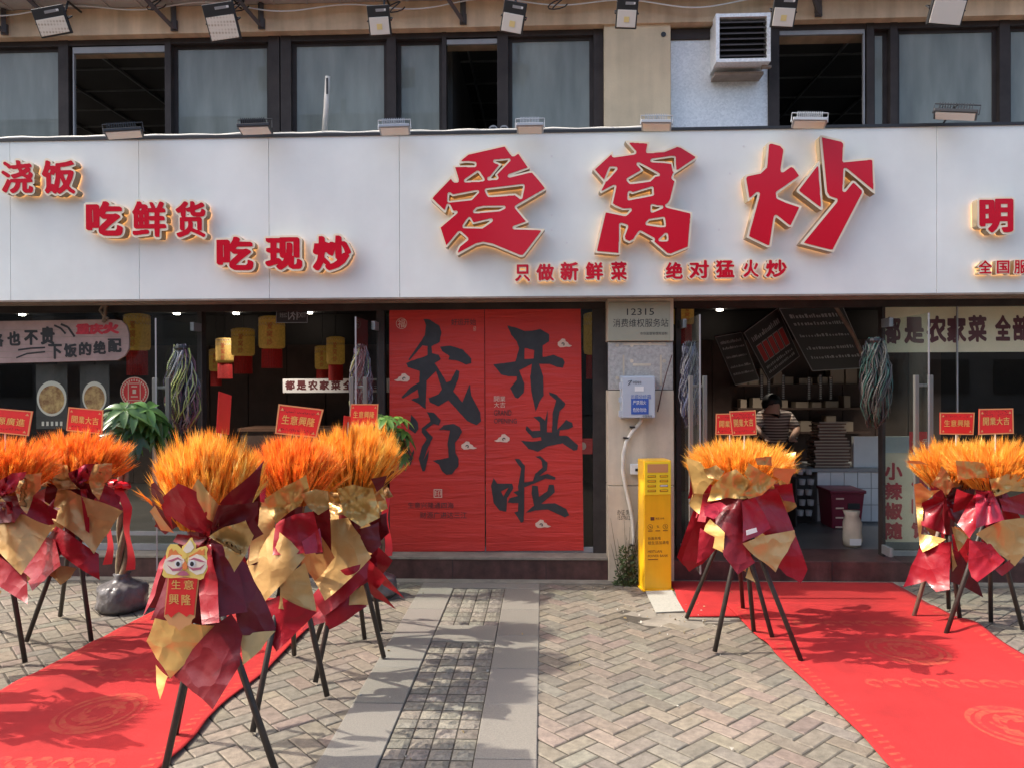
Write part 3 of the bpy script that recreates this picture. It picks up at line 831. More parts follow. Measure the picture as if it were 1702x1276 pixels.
# ground storey
bpart('soffit', MB().box(XL, YS + 0.005, zsb + 0.004, XR, YG + 0.1, zsb + 0.035), M['trimred'])
s = MB()
for y_, h_ in ((YS + 0.012, 0.010), (YS + 0.16, 0.006), (YS + 0.30, 0.012)): s.box(XL, y_, zsb - h_, XR, y_ + 0.05, zsb + 0.003)
bpart('soffit_trim', s, M['trim'])
st = MB().box(XL, YP, -0.02, px0, YP + 0.5, 0.20); bpart('plinth', st, M['plinth'], bevel=0.006)
st = MB().box(px1, YP, -0.02, XR, YP + 0.5, 0.185); bpart('plinth', st, M['plinth'], bevel=0.006)
st = MB()
for k in range(22): st.box(XL + k * 0.82, YP - 0.006, -0.015, XL + k * 0.82 + 0.004, YP - 0.002, 0.19)
bpart('plinth_joint', st, M['black'])
bpart('plinth_edge', MB().box(XL, YP - 0.012, 0.186, px0 - 0.003, YP + 0.20, 0.204), M['concrete'])
# pillar of stone slabs
zj = [0.0, W(1060, 806, YP).z, W(1060, 648, YP).z, W(1060, 568, YP).z, zsb]
pc = MB()
for i in range(4):
    if i == 2: continue
    bpart('pillar_stone', MB().box(px0, YP - 0.03, zj[i] + 0.003, px1, YP + 0.7, zj[i + 1] - 0.003), M['stone'], bevel=0.004)
bpart('pillar_core', MB().box(px0 + 0.01, YP + 0.004, -0.02, px1 - 0.01, YP + 0.69, zsb), M['black'])
bpart('bare_patch', MB().box(px0 + 0.004, YP - 0.014, zj[2] + 0.004, px1 - 0.004, YP + 0.003, zj[3] - 0.004), M['rough'])
hb = MB()
for (x, y) in ((1026, 574), (1050, 574), (1080, 572), (1104, 572), (1026, 628), (1050, 600), (1104, 600)):
    p = W(x, y, YP - 0.015); hb.disc((p.x, YP - 0.0148, p.z), 0.016, 0.016, 12, ry=0.002)
for (a, b, c, d) in ((1035, 590, 1038, 640), (1097, 590, 1100, 640), (1036, 571, 1100, 574), (1052, 604, 1082, 608)):
    r = rect(a, b, c, d, YP - 0.015); hb.box(r[0], YP - 0.0165, r[1], r[2], YP - 0.0145, r[3])
bpart('anchor_mark', hb, M['stone'])
# shop interiors
il, ir = XL, XR
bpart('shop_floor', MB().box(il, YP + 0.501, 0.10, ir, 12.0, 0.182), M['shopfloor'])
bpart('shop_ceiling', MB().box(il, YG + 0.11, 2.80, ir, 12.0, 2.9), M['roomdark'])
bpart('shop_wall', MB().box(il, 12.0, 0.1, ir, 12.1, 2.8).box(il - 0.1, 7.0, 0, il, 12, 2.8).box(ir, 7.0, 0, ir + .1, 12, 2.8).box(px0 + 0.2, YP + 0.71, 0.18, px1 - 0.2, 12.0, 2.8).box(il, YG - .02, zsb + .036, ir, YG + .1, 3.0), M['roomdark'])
# shopfront frames
def fr(px, w=16): 
    a = W(px, 700, YG).x; return a
f = MB()
zft = W(850, 515, YG).z
f.box(XL, YG - 0.04, zft, px0 - 0.002, YG + 0.05, zsb + 0.003)
f.box(px1 + 0.002, YG - 0.04, zft, XR, YG + 0.05, zsb + 0.003)
bpart('head_frame', f, M['darkframe'])
f = MB()
for (a, b) in ((332, 340), (628, 641), (985, 1009), (-130, -118)):
    bpart('shopfront_post', MB().box(W(a, 700, YG).x, YG - 0.045, 0.204, W(b, 700, YG).x, YG + 0.045, zft - 0.002), M['darkframe'])
f = MB()
for (a, b) in ((1123, 1131), (1463, 1468)):
    bpart('shopfront_post', MB().box(W(a, 700, YG).x, YG - 0.045, 0.19, W(b, 700, YG).x, YG + 0.045, zft - 0.002), M['darkframe'])
f = MB()
f.box(XL, YG - 0.02, 0.204, W(332, 700, YG).x, YG + 0.02, 0.26).box(W(641, 700, YG).x, YG - 0.02, 0.204, W(985, 700, YG).x, YG + 0.02, 0.25).box(W(1468, 700, YG).x, YG - 0.02, 0.188, XR, YG + 0.02, 0.23)
f.box(XL, YG - 0.018, W(100, 884, YG).z - .02, W(332, 700, YG).x, YG + 0.018, W(100, 884, YG).z + 0.015)
bpart('bottom_rail', f, M['greyframe'])
def pane(a, b, z0=0.26, z1=None, y=YG):
    bpart('shop_pane', MB().box(W(a, 700, YG).x, y - 0.005, z0, W(b, 700, YG).x, y + 0.005, z1 or zft), M['glass'])
pane(-600, -130); pane(-118, 332); pane(641, 985, 0.25); pane(1468, 2000, 0.23)
# a vertical joint in the right pane
xj = W(1590, 700, YG).x
bpart('pane_joint', MB().box(xj, YG - 0.009, 0.24, xj + 0.01, YG + 0.009, zft), M['greyframe'])
def door(hpx, side, label):
    # leaf swung out square to the shopfront, hinged at a post
    X = W(hpx, 700, YG).x; y1 = YG - 0.06; y0 = y1 - 0.80
    b = MB().box(X - 0.005, y0, 0.225, X + 0.005, y1, 2.26)
    o = bpart('glass_door', b, M['glassdoor'], BLD, label)
    h = MB()
    for s in (-1, 1):
        xx = X + s * 0.055
        h.box(xx - 0.016, y0 + 0.07, 0.62, xx + 0.016, y0 + 0.105, 1.78)
        for zz in (0.70, 1.70): h.box(min(X, xx), y0 + 0.08, zz - 0.012, max(X, xx), y0 + 0.10, zz + 0.012)
    bpart('door_handle', h, M['handle'], o, bevel=0.003)
    c = MB()
    for zz in (0.222, 2.20): c.box(X - 0.016, y1 - 0.16, zz, X + 0.016, y1, zz + 0.075)
    bpart('patch_fitting', c, M['greymetal'], o)
    e = MB().box(X - 0.006, y0 - 0.004, 0.225, X + 0.006, y0 - 0.0005, 2.26)
    bpart('glass_edge', e, M['greyframe'], o)
    return X
dX = [door(338, -1, 'left leaf of the left doorway'), door(630, 1, 'right leaf of the left doorway'), door(1131, -1, 'left leaf of the right doorway'), door(1463, 1, 'right leaf of the right doorway')]
# downlights; those deep on the right added to brighten that room, beams shifted forward
for (px, py, Y) in ((550, 555, 10.2), (490, 557, 10.2), (643, 557, 10.2), (330, 560, 9.0), (1166, 527, 8.6), (1262, 560, 10.4), (1345, 548, 9.6), (1410, 556, 10.2)):
    p = W(px, py, Y); z = 2.79
    t = (z - CAMZ) / (p.z - CAMZ); q = Vector((p.x * t, Y * t, z))
    if q.y > 11.8: q *= 1
    bpart('downlight_and_fill', MB().lathe((q.x, min(q.y, 11.6), 2.775), [(0.045, 0.0), (0.05, 0.02)], 16), M['lamp'])
    sp_ = bpy.data.lights.new('downlight_and_fill_beam', 'SPOT'); sp_.energy = 42; sp_.spot_size = R(110); sp_.spot_blend = .6; sp_.shadow_soft_size = .05; sp_.color = (1, .9, .76)
    so_ = bpy.data.objects.new('downlight_and_fill_beam', sp_); COL.objects.link(so_); so_.location = (q.x, min(q.y, 9.3), 2.76)

# ------------------------------------------------------------------ across the street (seen mirrored in the glass)
far = empty('apartment_block', (0, -24, 0), 'grey tower block across the street, mirrored in the shop glass', 'building')
far_b = MB().box(-34, -30, 0, -3, -24, 15).box(2, -31, 0, 40, -25, 11)
far_b.build('wall', M['farwall'], far)
fw = MB()
for fl in range(5):
    for k in range(11):
        fw.box(-33 + k * 2.8, -23.98, 1.0 + fl * 2.9, -31.4 + k * 2.8, -23.9, 2.6 + fl * 2.9)
        if fl < 3: fw.box(3 + k * 3.2, -24.98, 1.0 + fl * 3.2, 5.0 + k * 3.2, -24.9, 2.7 + fl * 3.2)
fw.build('window', M['farwin'], far)
def street_tree(x, y, s, seed, label):
    r = random.Random(seed)
    t = empty('street_tree', (x, y, 0), label, 'tree', 'trees along the far kerb')
    MB().tube([(x, y, -0.03), (x + .05, y, 1.4 * s), (x - .1, y, 3.0 * s)], [0.16, 0.13, 0.08], 8).build('trunk', M['bark'], t)
    cr = MB()
    cl = [(r.gauss(0, 1.1) * s, r.gauss(0, 1.1) * s, 3.6 * s + r.gauss(0, 0.8) * s) for _ in range(16)]
    for _ in range(1900):
        c = r.choice(cl); p = Vector((x + c[0] + r.gauss(0, .42), y + c[1] + r.gauss(0, .42), c[2] + r.gauss(0, .38)))
        d = Vector((r.gauss(0, 1), r.gauss(0, 1), r.gauss(0, 1))).normalized(); e = d.orthogonal().normalized()
        q = 0.10
        cr.add([p - d * q, p + e * q * .5, p + d * q, p - e * q * .5], [(0, 1, 2, 3)], hsvj((0.06, 0.10, 0.03), r, .35))
    cr.build('crown', M['treeleaf'], t)
street_tree(-6.5, -13, 1.15, 1, 'bushy street tree across the road, left of the other two')
street_tree(0.5, -14, 1.3, 2, 'tallest bushy street tree across the road')
street_tree(7.0, -13, 1.1, 3, 'bushy street tree across the road, right of the other two')

# ------------------------------------------------------------------ the shop sign
SIGN = empty('shop_sign', (0, YS, zsb), 'wide white shop sign carrying raised red characters rimmed in gold', 'sign')
seams = [XL] + [W(p, 350, YS).x for p in (-420, -200, 17, 231, 447, 664, 1557)] + [W(1775, 350, YS).x, XR]
for a, b in zip(seams[:-1], seams[1:]):
    MB().box(a + 0.0015, YS, zsb + 0.003, b - 0.0015, YS + 0.03, zst).build('sign_panel', M['fascia'], SIGN, bevel=0.002)
MB().box(XL, YS + 0.031, zsb + 0.036, XR, YG - 0.03, zst - 0.002).build('sign_backing', M['greyframe'], SIGN)
MB().box(XL, YS - 0.012, zst - 0.003, XR, YS + 0.10, zst + 0.022).build('top_cap', M['black'], SIGN)
MB().box(XL, YS - 0.006, zsb - 0.012, XR, YS + 0.02, zsb + 0.002).build('bottom_trim', M['trim'], SIGN)
DEP = 0.085
def add_char(ch, px, n=110, a=8.5, b=5.0, dep=DEP, ang=-38):
    body, face, rim = bold_masks(ch, n, a, b, R(ang), True)
    bl, fl, rl = contours(body, .5, .55), contours(face, .5, .5), contours(rim, .5, .55)
    al = np.array([p for l in bl for p in l])
    Rc = rect(*px, YS - 0.02 - dep)
    # raster rows grow upwards already
    letter3d(SIGN, bl, fl, (al.min(0), al.max(0)), Rc, YS, dep, flip=False, rimloops=rl)
MEDIUM = [('浇', (1, 265, 58, 324)), ('饭', (68, 265, 128, 325)), ('吃', (141, 333, 207, 395)), ('鲜', (218, 333, 279, 397)), ('货', (290, 333, 344, 397)),
          ('吃', (358, 392, 424, 452)), ('现', (439, 393, 505, 451)), ('炒', (518, 390, 586, 452))]
for c, p in MEDIUM: add_char(c, p, 110, 7.2 if c in '鲜货饭浇' else 8.6, 4.4 if c in '鲜货饭浇' else 5.4)
add_char('明', (1625, 329, 1686, 389), 110, 8, 6)
SMALL = [('只', (855, 439, 882, 469)), ('做', (890, 438, 922, 468)), ('新', (930, 435, 963, 468)), ('鲜', (972, 435, 1004, 467)), ('菜', (1014, 434, 1043, 467)),
         ('绝', (1105, 435, 1136, 465)), ('对', (1144, 432, 1180, 464)), ('猛', (1188, 432, 1222, 463)), ('火', (1234, 431, 1262, 462)), ('炒', (1271, 431, 1309, 462))]
for c, p in SMALL: add_char(c, p, 90, 6.2, 4.0, 0.055)
for c, p in (('全', (1625, 433, 1649, 456)), ('国', (1655, 433, 1678, 456)), ('服', (1684, 432, 1708, 456))): add_char(c, p, 90, 4.2, 3.4, 0.055, 0)
AI = [[(815,62),(888,165),(945,128),(1050,285),(1045,300),(835,370),(1060,318),(1085,325),(1210,480),(1205,505),(918,668),(1040,815),(895,865),(1195,880),(990,1145),(955,1148),(690,1035),(600,1015),(530,1030),(345,1130),(332,1095),(360,1030),(440,968),(370,905),(245,1050),(225,1040),(165,850),(335,708),(295,715),(262,635),(235,720),(80,575),(295,350),(320,405),(350,408),(303,255),(520,260),(520,240),(440,232),(365,240),(375,200),(450,140)],
      [(425,408),(550,325),(600,400)], [(635,392),(670,388),(785,250),(710,222),(850,212),(710,350),(735,385)], [(265,600),(272,530),(300,555),(550,512),(480,580)], [(630,500),(985,462),(960,575),(915,535),(655,553)], [(515,708),(540,680),(620,665),(800,668),(750,690)], [(410,848),(465,772),(495,830),(680,788),(585,855)]]
WO = [[(395,75),(640,95),(620,188),(780,178),(900,128),(940,135),(1110,240),(1095,265),(880,405),(865,445),(900,465),(850,660),(825,700),(800,712),(1050,775),(1020,1120),(840,1192),(800,1180),(640,1040),(680,1038),(545,962),(490,1045),(440,1068),(390,1045),(380,1000),(415,905),(358,885),(355,1180),(105,1155),(200,748),(405,790),(455,745),(380,750),(300,715),(262,690),(302,515),(170,585),(148,560),(195,475),(85,350),(285,172),(292,222),(500,195)],
      [(218,452),(262,340),(315,345)], [(650,272),(875,245),(880,380),(860,292)], [(525,300),(725,412),(690,410),(640,462),(455,482),(430,455),(585,370)], [(440,640),(442,575),(470,595),(660,540),(665,598)], [(660,762),(662,708),(700,720),(760,720)], [(610,882),(640,850),(770,835),(780,905)], [(735,1040),(798,985),(805,1040)]]
CHAO = [[(310,150),(340,132),(440,160),(478,205),(450,405),(520,355),(560,360),(632,460),(405,615),(410,650),(500,690),(632,735),(540,925),(510,930),(388,830),(345,1105),(315,1115),(115,1020),(225,612),(130,692),(95,470),(105,440),(240,412),(290,370)],
        [(795,90),(815,82),(1000,130),(1030,155),(1020,320),(1270,298),(1295,310),(1308,640),(1030,405),(1020,595),(1095,503),(1120,510),(1200,590),(1205,620),(920,1165),(610,1085),(945,685),(870,660),(845,620)],
        [(794,310),(826,770),(806,775),(580,600),(585,580)]]
def big_char(polys, ox, oy, sc):
    P = [[(ox + x / sc, oy + y / sc) for x, y in q] for q in polys]
    im, a, s = raster_poly(P, 300, 12)
    m = blur(im, 3)
    inv = ~(shift_or(~im, pen(4.6, 4.6, 0)))
    bl, fl = contours(m, .5, .7), contours(blur(inv, 2), .5, .6)
    to = lambda L: [[((x - 12) / s + a[0], (y - 12) / s + a[1]) for x, y in l] for l in L]
    bl, fl = to(bl), to(fl)
    al = np.array([p for l in bl for p in l]); lo, hi = al.min(0), al.max(0)
    Rc = rect(lo[0], lo[1], hi[0], hi[1], YS - 0.13)
    letter3d(SIGN, bl, fl, (lo, hi), Rc, YS, 0.10)
big_char(AI, 700, 230, 5.8); big_char(WO, 970, 220, 5.8); big_char(CHAO, 1220, 210, 5.548)
# odd screw heads left on the panel
sc_ = MB()
for (x, y) in ((917, 260), (917, 358), (917, 383), (942, 404), (1213, 289), (1195, 382), (1280, 400), (1236, 243)):
    p = W(x, y, YS); sc_.disc((p.x, YS - 0.001, p.z), 0.008, 0.008, 8, ry=0.003)
o = sc_.build('screw_head', M['white'], SIGN)

# ------------------------------------------------------------------ floodlights
def floodlight(name_label, px, w, h, lensfrac, lens, twist, tilt, Y, honey, cx0=0.0, top=True, matb=None):
    p = W(px[0], px[1], Y)
    t = empty('floodlight', p, name_label, 'floodlight', 'floodlights hung from the canopy' if top else 'floodlights standing on the sign top')
    body = matb or M['black']
    T = Matrix.Translation(p) @ Matrix.Rotation(R(twist), 4, 'Y') @ Matrix.Rotation(R(tilt), 4, 'X')
    def mk(): m = MB(); m.m = T; return m
    # local: x width, z height, front faces -y
    b = mk().box(-w / 2, 0.0, -h / 2, w / 2, 0.035, h / 2); b.build('housing', body, t, bevel=0.006)
    z1 = -h / 2 + h * lensfrac
    l = mk().box(-w / 2 + 0.012, -0.006, -h / 2 + 0.012, w / 2 - 0.012, -0.001, z1); l.build('lens', lens, t, bevel=0.004)
    if not honey:
        mk().box(-w * .12, -0.009, (z1 - h / 2) / 2 - h * .09, w * .12, -0.0065, (z1 - h / 2) / 2 + h * .09).build('led_chip', M['cob'], t)
    f = mk()
    n = int(w / 0.022)
    for k in range(n): f.box(-w / 2 + 0.01 + k * (w - 0.02) / n, 0.036, -h / 2 + 0.02, -w / 2 + 0.016 + k * (w - 0.02) / n, 0.062, h / 2 - 0.015)
    f.build('cooling_fins', body, t)
    if top:
        d = mk().box(-w * .1, -0.004, h / 2 - 0.05, w * .35, -0.0005, h / 2 - 0.028)
        d.build('label_plate', M['greyframe'], t)
        mk().box(w * .28, -0.006, h / 2 - 0.045, w * .36, -0.0045, h / 2 - 0.03).build('white_sticker', M['white'], t)
    y = mk()
    y.tube([(-w / 2 - 0.006, 0.02, 0), (-w / 2 - 0.006, 0.10, 0.02), (w / 2 + 0.006, 0.10, 0.02), (w / 2 + 0.006, 0.02, 0)], 0.007, 6)
    y.build('yoke', body, t)
    return t, T
def canopy_arm(t, T):
    q = T @ Vector((0, 0.11, 0.02))
    a = MB().tube([q, (q.x, q.y + 0.10, q.z + 0.08), (q.x, 6.60, zwt + 0.20), (q.x, 6.79, zwt + 0.20)], 0.010, 6)
    o = a.build('arm', M['black'], t)
UP = [((85, 36), 0.27, 0.225, .62, True, -9, 'canopy floodlight with rounded honeycomb lens, above the far left window'),
      ((368, 37), 0.26, 0.29, .66, True, -7, 'tall canopy floodlight with honeycomb lens, above the left window mullion'),
      ((630, 35), 0.185, 0.235, .62, False, -2, 'small square canopy floodlight hung almost straight over the two shop banners'),
      ((853, 30), 0.19, 0.245, .62, False, 12, 'small square canopy floodlight twisted to one side over the first big character'),
      ((1042, 23), 0.175, 0.23, .62, False, 3, 'small canopy floodlight hung over the cream pier'),
      ((1304, 20), 0.19, 0.24, .62, False, 4, 'small canopy floodlight right beside the louvred vent'),
      ((1576, 16), 0.27, 0.24, .80, 'plain', 6, 'wide canopy floodlight with plain white lens, above the far right window')]
for (px, w, h, lf, honey, tw, lab) in UP:
    t, T = floodlight(lab, px, w, h, lf, M['lens'] if honey is True else M['lensplain'], tw, 24, 6.35, bool(honey))
    canopy_arm(t, T)
LOW = [((206, 222), 0.29, -10, 'black', 'black fin-backed floodlight on the sign top below the open left window'),
       ((424, 215), 0.26, -4, 'black', 'black fin-backed floodlight on the sign top near the upright broken pipe'),
       ((656, 216), 0.25, -3, 'g', 'grey fin-backed floodlight on the sign top under the narrow sash'),
       ((881, 214), 0.22, 0, 'g', 'grey fin-backed floodlight on the sign top right of the two shoe soles'),
       ((1091, 209), 0.24, 4, 'g', 'grey fin-backed floodlight on the sign top in front of the cream pier'),
       ((1345, 205), 0.26, 6, 'g', 'grey fin-backed floodlight on the sign top below the open right window'),
       ((1588, 191), 0.31, 12, 'black', 'dark slim floodlight on a raised arm at the right end of the sign top')]
for (px, w, yaw, cm, lab) in LOW:
    Y = 6.30; p = W(px[0], px[1] - 1, Y)
    body = M['black'] if cm == 'black' else M['greymetal']
    t = empty('floodlight', p, lab, 'floodlight', 'floodlights standing on the sign top')
    T = Matrix.Translation(p) @ Matrix.Rotation(R(-yaw * 2.2), 4, 'Z') @ Matrix.Rotation(R(yaw), 4, 'Y') @ Matrix.Rotation(R(-4), 4, 'X')
    def mk(): m = MB(); m.m = T; return m
    d = 0.18
    mk().box(-w / 2, -d / 2, -0.016, w / 2, d / 2, 0.010).build('housing', body, t, bevel=0.004)
    mk().box(-w / 2 + 0.015, -d / 2 + 0.015, -0.022, w / 2 - 0.015, d / 2 - 0.015, -0.0165).build('lens', M['lensplain'], t)
    f = mk(); n = 13
    for k in range(n): f.box(-w / 2 + 0.03 + k * (w - 0.06) / n, -d / 2 + 0.012, 0.011, -w / 2 + 0.036 + k * (w - 0.06) / n, d / 2 - 0.03, 0.060)
    f.build('cooling_fins', body, t)
    yk = mk(); yk.tube([(-w / 2 - 0.008, 0.0, 0.0), (-w / 2 - 0.008, 0.02, 0.085), (w / 2 + 0.008, 0.02, 0.085), (w / 2 + 0.008, 0.0, 0.0)], 0.006, 6)
    yk.build('yoke', body, t)
    q = T @ Vector((0, 0.02, 0.085))
    MB().tube([q, (q.x, q.y + .08, q.z - .01), (q.x, YS + 0.05, zst + 0.03)], 0.008, 6).build('arm', body, t)

# ------------------------------------------------------------------ vent, pipe, cables, shoes
r = rect(1190, 22, 1281, 103, 6.62)
V = empty('vent_box', ((r[0] + r[2]) / 2, 6.6, r[1]), 'galvanised louvred vent box jutting from the metal sheet', 'vent')
b = MB(); t_ = 0.03
b.box(r[0], 6.62, r[1], r[0] + t_, 6.74, r[3]).box(r[2] - t_, 6.62, r[1], r[2], 6.74, r[3]).box(r[0] + t_, 6.622, r[3] - t_, r[2] - t_, 6.74, r[3] - 0.001).box(r[0] + t_, 6.622, r[1] + 0.001, r[2] - t_, 6.74, r[1] + t_)
b.build('vent_frame', M['galv'], V)
MB().box(r[0] + 0.012, 6.741, r[1] + 0.012, r[2] - 0.012, YU - 0.031, r[3] - 0.012).build('duct', M['galv'], V)
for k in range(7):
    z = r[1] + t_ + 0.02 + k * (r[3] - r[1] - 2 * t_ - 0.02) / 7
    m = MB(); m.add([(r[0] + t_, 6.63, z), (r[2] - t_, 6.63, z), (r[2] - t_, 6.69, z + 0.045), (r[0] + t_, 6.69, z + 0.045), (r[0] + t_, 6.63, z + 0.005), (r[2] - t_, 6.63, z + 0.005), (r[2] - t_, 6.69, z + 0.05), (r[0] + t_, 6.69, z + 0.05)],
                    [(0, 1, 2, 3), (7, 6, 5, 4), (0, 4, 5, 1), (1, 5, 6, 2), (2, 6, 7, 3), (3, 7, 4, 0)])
    m.build('louvre_blade', M['steel'], V)  # blades coloured dark for the shade between them
MB().box(r[0] + t_, 6.72, r[1] + t_, r[2] - t_, 6.73, r[3] - t_).build('shade_backing', M['black'], V)  # black sheet stands in for the shade inside the duct
bk = MB().box(r[0] + .02, 6.76, r[1] - 0.055, r[2] - .02, YU - .035, r[1] - 0.03).box(r[2] - .05, 6.70, r[1] - .02, r[2] + .03, 6.74, r[1] - 0.001)
bk.build('mount_rail', M['trim'], V)

p0, p1 = W(538, 232, YS + .18), W(545, 128, YS + .18)
P_ = empty('broken_pipe', p0, 'cut white plastic pipe standing upright on the sign top', 'pipe')
m = MB().tube([p0 - Vector((0, 0, 0.05)), p0.lerp(p1, .5) + Vector((0.004, 0, 0)), p1], [0.026, 0.023, 0.024], 10)
m.build('pipe', M['offwhite'], P_, smooth=True)
MB().box(p1.x - .009, p1.y - .026, p1.z - .16, p1.x + .009, p1.y - .0235, p1.z - .02).build('split', M['black'], P_)
m = MB(); pts = []
for k in range(60):
    px = -60 + k * 20; q = W(px, 238 - px * 0.014, YS + .02); pts.append((q.x, YS + 0.02 + .008 * math.sin(k), zst + 0.032 + 0.004 * math.sin(k * 1.7) + (0.0)))
o = m.tube(pts, 0.014, 6).build('conduit_pipe', M['offwhite'], None, smooth=True); tag(o, 'thin white conduit lying along the top edge of the white sign', 'pipe')
m = MB(); pts = []
for k in range(90):
    px = -60 + k * 15.5
    sag = 6 * math.sin(k * 0.42) + 4 * math.sin(k * 0.17 + 1)
    q = W(px, 17 - px * 0.012 + sag, 6.72); pts.append(q)
o = m.tube(pts, 0.0065, 5).build('cable', M['white'], None, smooth=True); tag(o, 'slack white cable strung along the canopy between the floodlights', 'cable')
for (px, py, s, lab) in ((258, 10, 1, 'loop of black wire curling by the tall canopy floodlight'), (396, 12, 1, 'knot of black wire at the right of the tall canopy floodlight'), (655, 14, 1, 'loop of black wire beside the canopy floodlight over the banners'), (925, 9, 1, 'black joint wire taped along the white cable')):
    m = MB(); pts = [W(px + 18 * math.cos(t * 2.1) * (1 - t / 7), py + 9 * math.sin(t * 1.7) - 2, 6.70 - 0.02 * t) for t in np.linspace(0, 4.5, 16)]
    o = m.tube(pts, 0.006, 5).build('wire', M['black'], None, smooth=True); tag(o, lab, 'wire')
for k, (px, lab) in enumerate(((820, 'left shoe of the pair propped on the sign top, sole outward'), (838, 'right shoe of the pair propped on the sign top, sole outward'))):
    q = W(px, 229, 6.82)
    t = empty('shoe', q, lab, 'shoe', 'pair of shoes drying on the ledge')
    m = MB(); prof = []
    for a in np.linspace(0, 2 * PI, 22)[:-1]:
        xx = 0.042 * math.cos(a) * (1.0 + 0.18 * math.sin(a)); zz = 0.10 + 0.10 * math.sin(a); prof.append((xx, zz))
    def ring(y, s): return [(q.x + x * s, y, q.z - .02 + z * (0.5 + s / 2) * 0.62) for x, z in prof]
    n = len(prof)
    A, B, C2 = ring(6.80, 1.0), ring(6.815, 1.0), ring(6.86, .82)
    m.add(A + B, [tuple(range(n))] + [(i, (i + 1) % n, n + (i + 1) % n, n + i) for i in range(n)]); m.build('sole', M['greyframe'], t)
    m = MB().add([(x, y + .0005, z) for x, y, z in B] + C2, [tuple(range(n, 2 * n))] + [(i, (i + 1) % n, n + (i + 1) % n, n + i) for i in range(n)]); m.build('upper', M['black'], t, smooth=True)
    m = MB()
    for j in range(4): m.box(q.x - .022, 6.797, q.z + .005 + j * .024, q.x + .022, 6.7995, q.z + .014 + j * .024)
    m.build('tread', M['black'], t)

# ------------------------------------------------------------------ pillar fittings
r = rect(1011, 500, 1112, 566, YP - 0.045)
t = empty('plaque', ((r[0] + r[2]) / 2, YP - 0.03, r[1]), 'brushed metal plaque numbered 12315 at the top of the stone pillar', 'sign')
MB().box(px0 + 0.004, YP - 0.045, zj[3] + 0.004, px1 - 0.03, YP - 0.012, r[3] - .01).build('plate', M['plaque'], t, bevel=0.003)
m = MB()
text_px(m, '12315', (1042, 513, 1087, 524), YP - 0.0465); text_px(m, '消费维权服务站', (1019, 530, 1111, 544), YP - 0.0465)
text_px(m, '市场监督管理局监制', (1064, 552, 1109, 557), YP - 0.0465)
m.build('lettering', M['ink'], t)

r = rect(1034, 626, 1089, 694, YP - 0.15)
t = empty('telecom_box', ((r[0] + r[2]) / 2, YP - 0.09, r[1]), 'pale grey plastic telecom box with blue stickers fixed to the pillar', 'utility box')
MB().box(r[0], YP - 0.15, r[1], r[2], YP - 0.045, r[3]).box(r[0] - .008, YP - 0.044, r[1] - .01, r[2] + .008, YP - 0.0315, r[3] + .008).build('box_body', M['telebox'], t, bevel=0.012)
h = MB()
for (a, b) in ((636, 646), (660, 668), (682, 692)):
    q = rect(1030, a, 1035, b, YP - 0.12); h.box(q[0] - .006, YP - 0.13, q[1], q[2] - .004, YP - 0.08, q[3])
h.build('hinge', M['telebox'], t)
q = rect(1049, 662, 1078, 688, YP - 0.152); MB().box(q[0], YP - 0.1535, q[1], q[2], YP - 0.1505, q[3]).build('blue_sticker', M['blue'], t)
m = MB(); text_px(m, '光缆分纤箱', (1048, 655, 1082, 663), YP - 0.1515); m.build('lettering', M['blue'], t)
m = MB(); text_px(m, '中国电信', (1052, 633, 1066, 638), YP - 0.1515); text_px(m, '中国电信', (1068, 689, 1084, 693), YP - 0.1515)
q = rect(1044, 632, 1050, 640, YP - .1515); m.tube([(q[0], YP - .152, q[1]), (q[2], YP - .152, q[3]), (q[0], YP - .152, (q[1] + q[3]) / 2 + .01)], 0.003, 4)
m.build('lettering', M['ink'], t)
m = MB(); text_px(m, '严禁烟火', (1052, 665, 1074, 672), YP - 0.1545); text_px(m, '危险勿动', (1052, 677, 1074, 684), YP - 0.1545); m.build('sticker_lettering', M['white'], t)
q = rect(1055, 642, 1070, 650, YP - 0.152); MB().box(q[0], YP - 0.1525, q[1], q[2], YP - 0.1505, q[3]).build('white_label', M['white'], t)
pts = [W(*p, YP - 0.06) for p in ((1066, 694), (1064, 702), (1052, 716), (1041, 733), (1036, 755), (1035, 780), (1039, 805), (1046, 835), (1051, 860), (1054, 900), (1055, 930))]
o = MB().tube(pts, 0.017, 8).build('conduit_pipe', M['offwhite'], None, smooth=True); tag(o, 'bent white conduit dropping from the telecom box down the pillar', 'pipe')
pts = [W(*p, YP - 0.05) for p in ((1117, 590), (1108, 620), (1100, 650), (1093, 684))]
o = MB().tube(pts, 0.005, 5).build('cable', M['trimred'], None, smooth=True); tag(o, 'thin brown cable hanging slantwise right of the telecom box', 'cable')
r = rect(1050, 771, 1062, 788, YP - .07)
t = empty('power_socket', ((r[0] + r[2]) / 2, YP - .05, r[1]), 'small white power socket on the pillar behind the yellow cabinet', 'socket')
MB().box(r[0] - .01, YP - .07, r[1], r[2] + .01, YP - .031, r[3]).build('cover', M['white'], t, bevel=0.004)
MB().box(r[0] + .03, YP - .074, r[1] + .03, r[2] + .003, YP - .0705, r[3] - .035).build('outlet', M['black'], t)
m = MB(); text_px(m, '办证 刻章', (1026, 846, 1053, 855), YP - 0.0315); text_px(m, '15377612251', (1027, 856, 1054, 863), YP - 0.0315)
o = m.build('painted_advert', M['ink'], None); tag(o, 'black stencilled phone number advert on the lower pillar stone', 'advert')
# clips
for (x, y) in ((1051, 709), (1040, 727), (1051, 905)):
    q = W(x, y, YP - .06); o = MB().box(q.x - .022, YP - .083, q.z - .006, q.x + .022, YP - .031, q.z + .006).build('pipe_clip', M['black'], None)
    tag(o, {709: 'upper black clip holding the bent conduit, just under the telecom box', 727: 'second black clip down the bent conduit, where it turns vertical', 905: 'lowest black clip on the bent conduit above the weeds'}[y], 'clip', 'clips on the bent conduit')

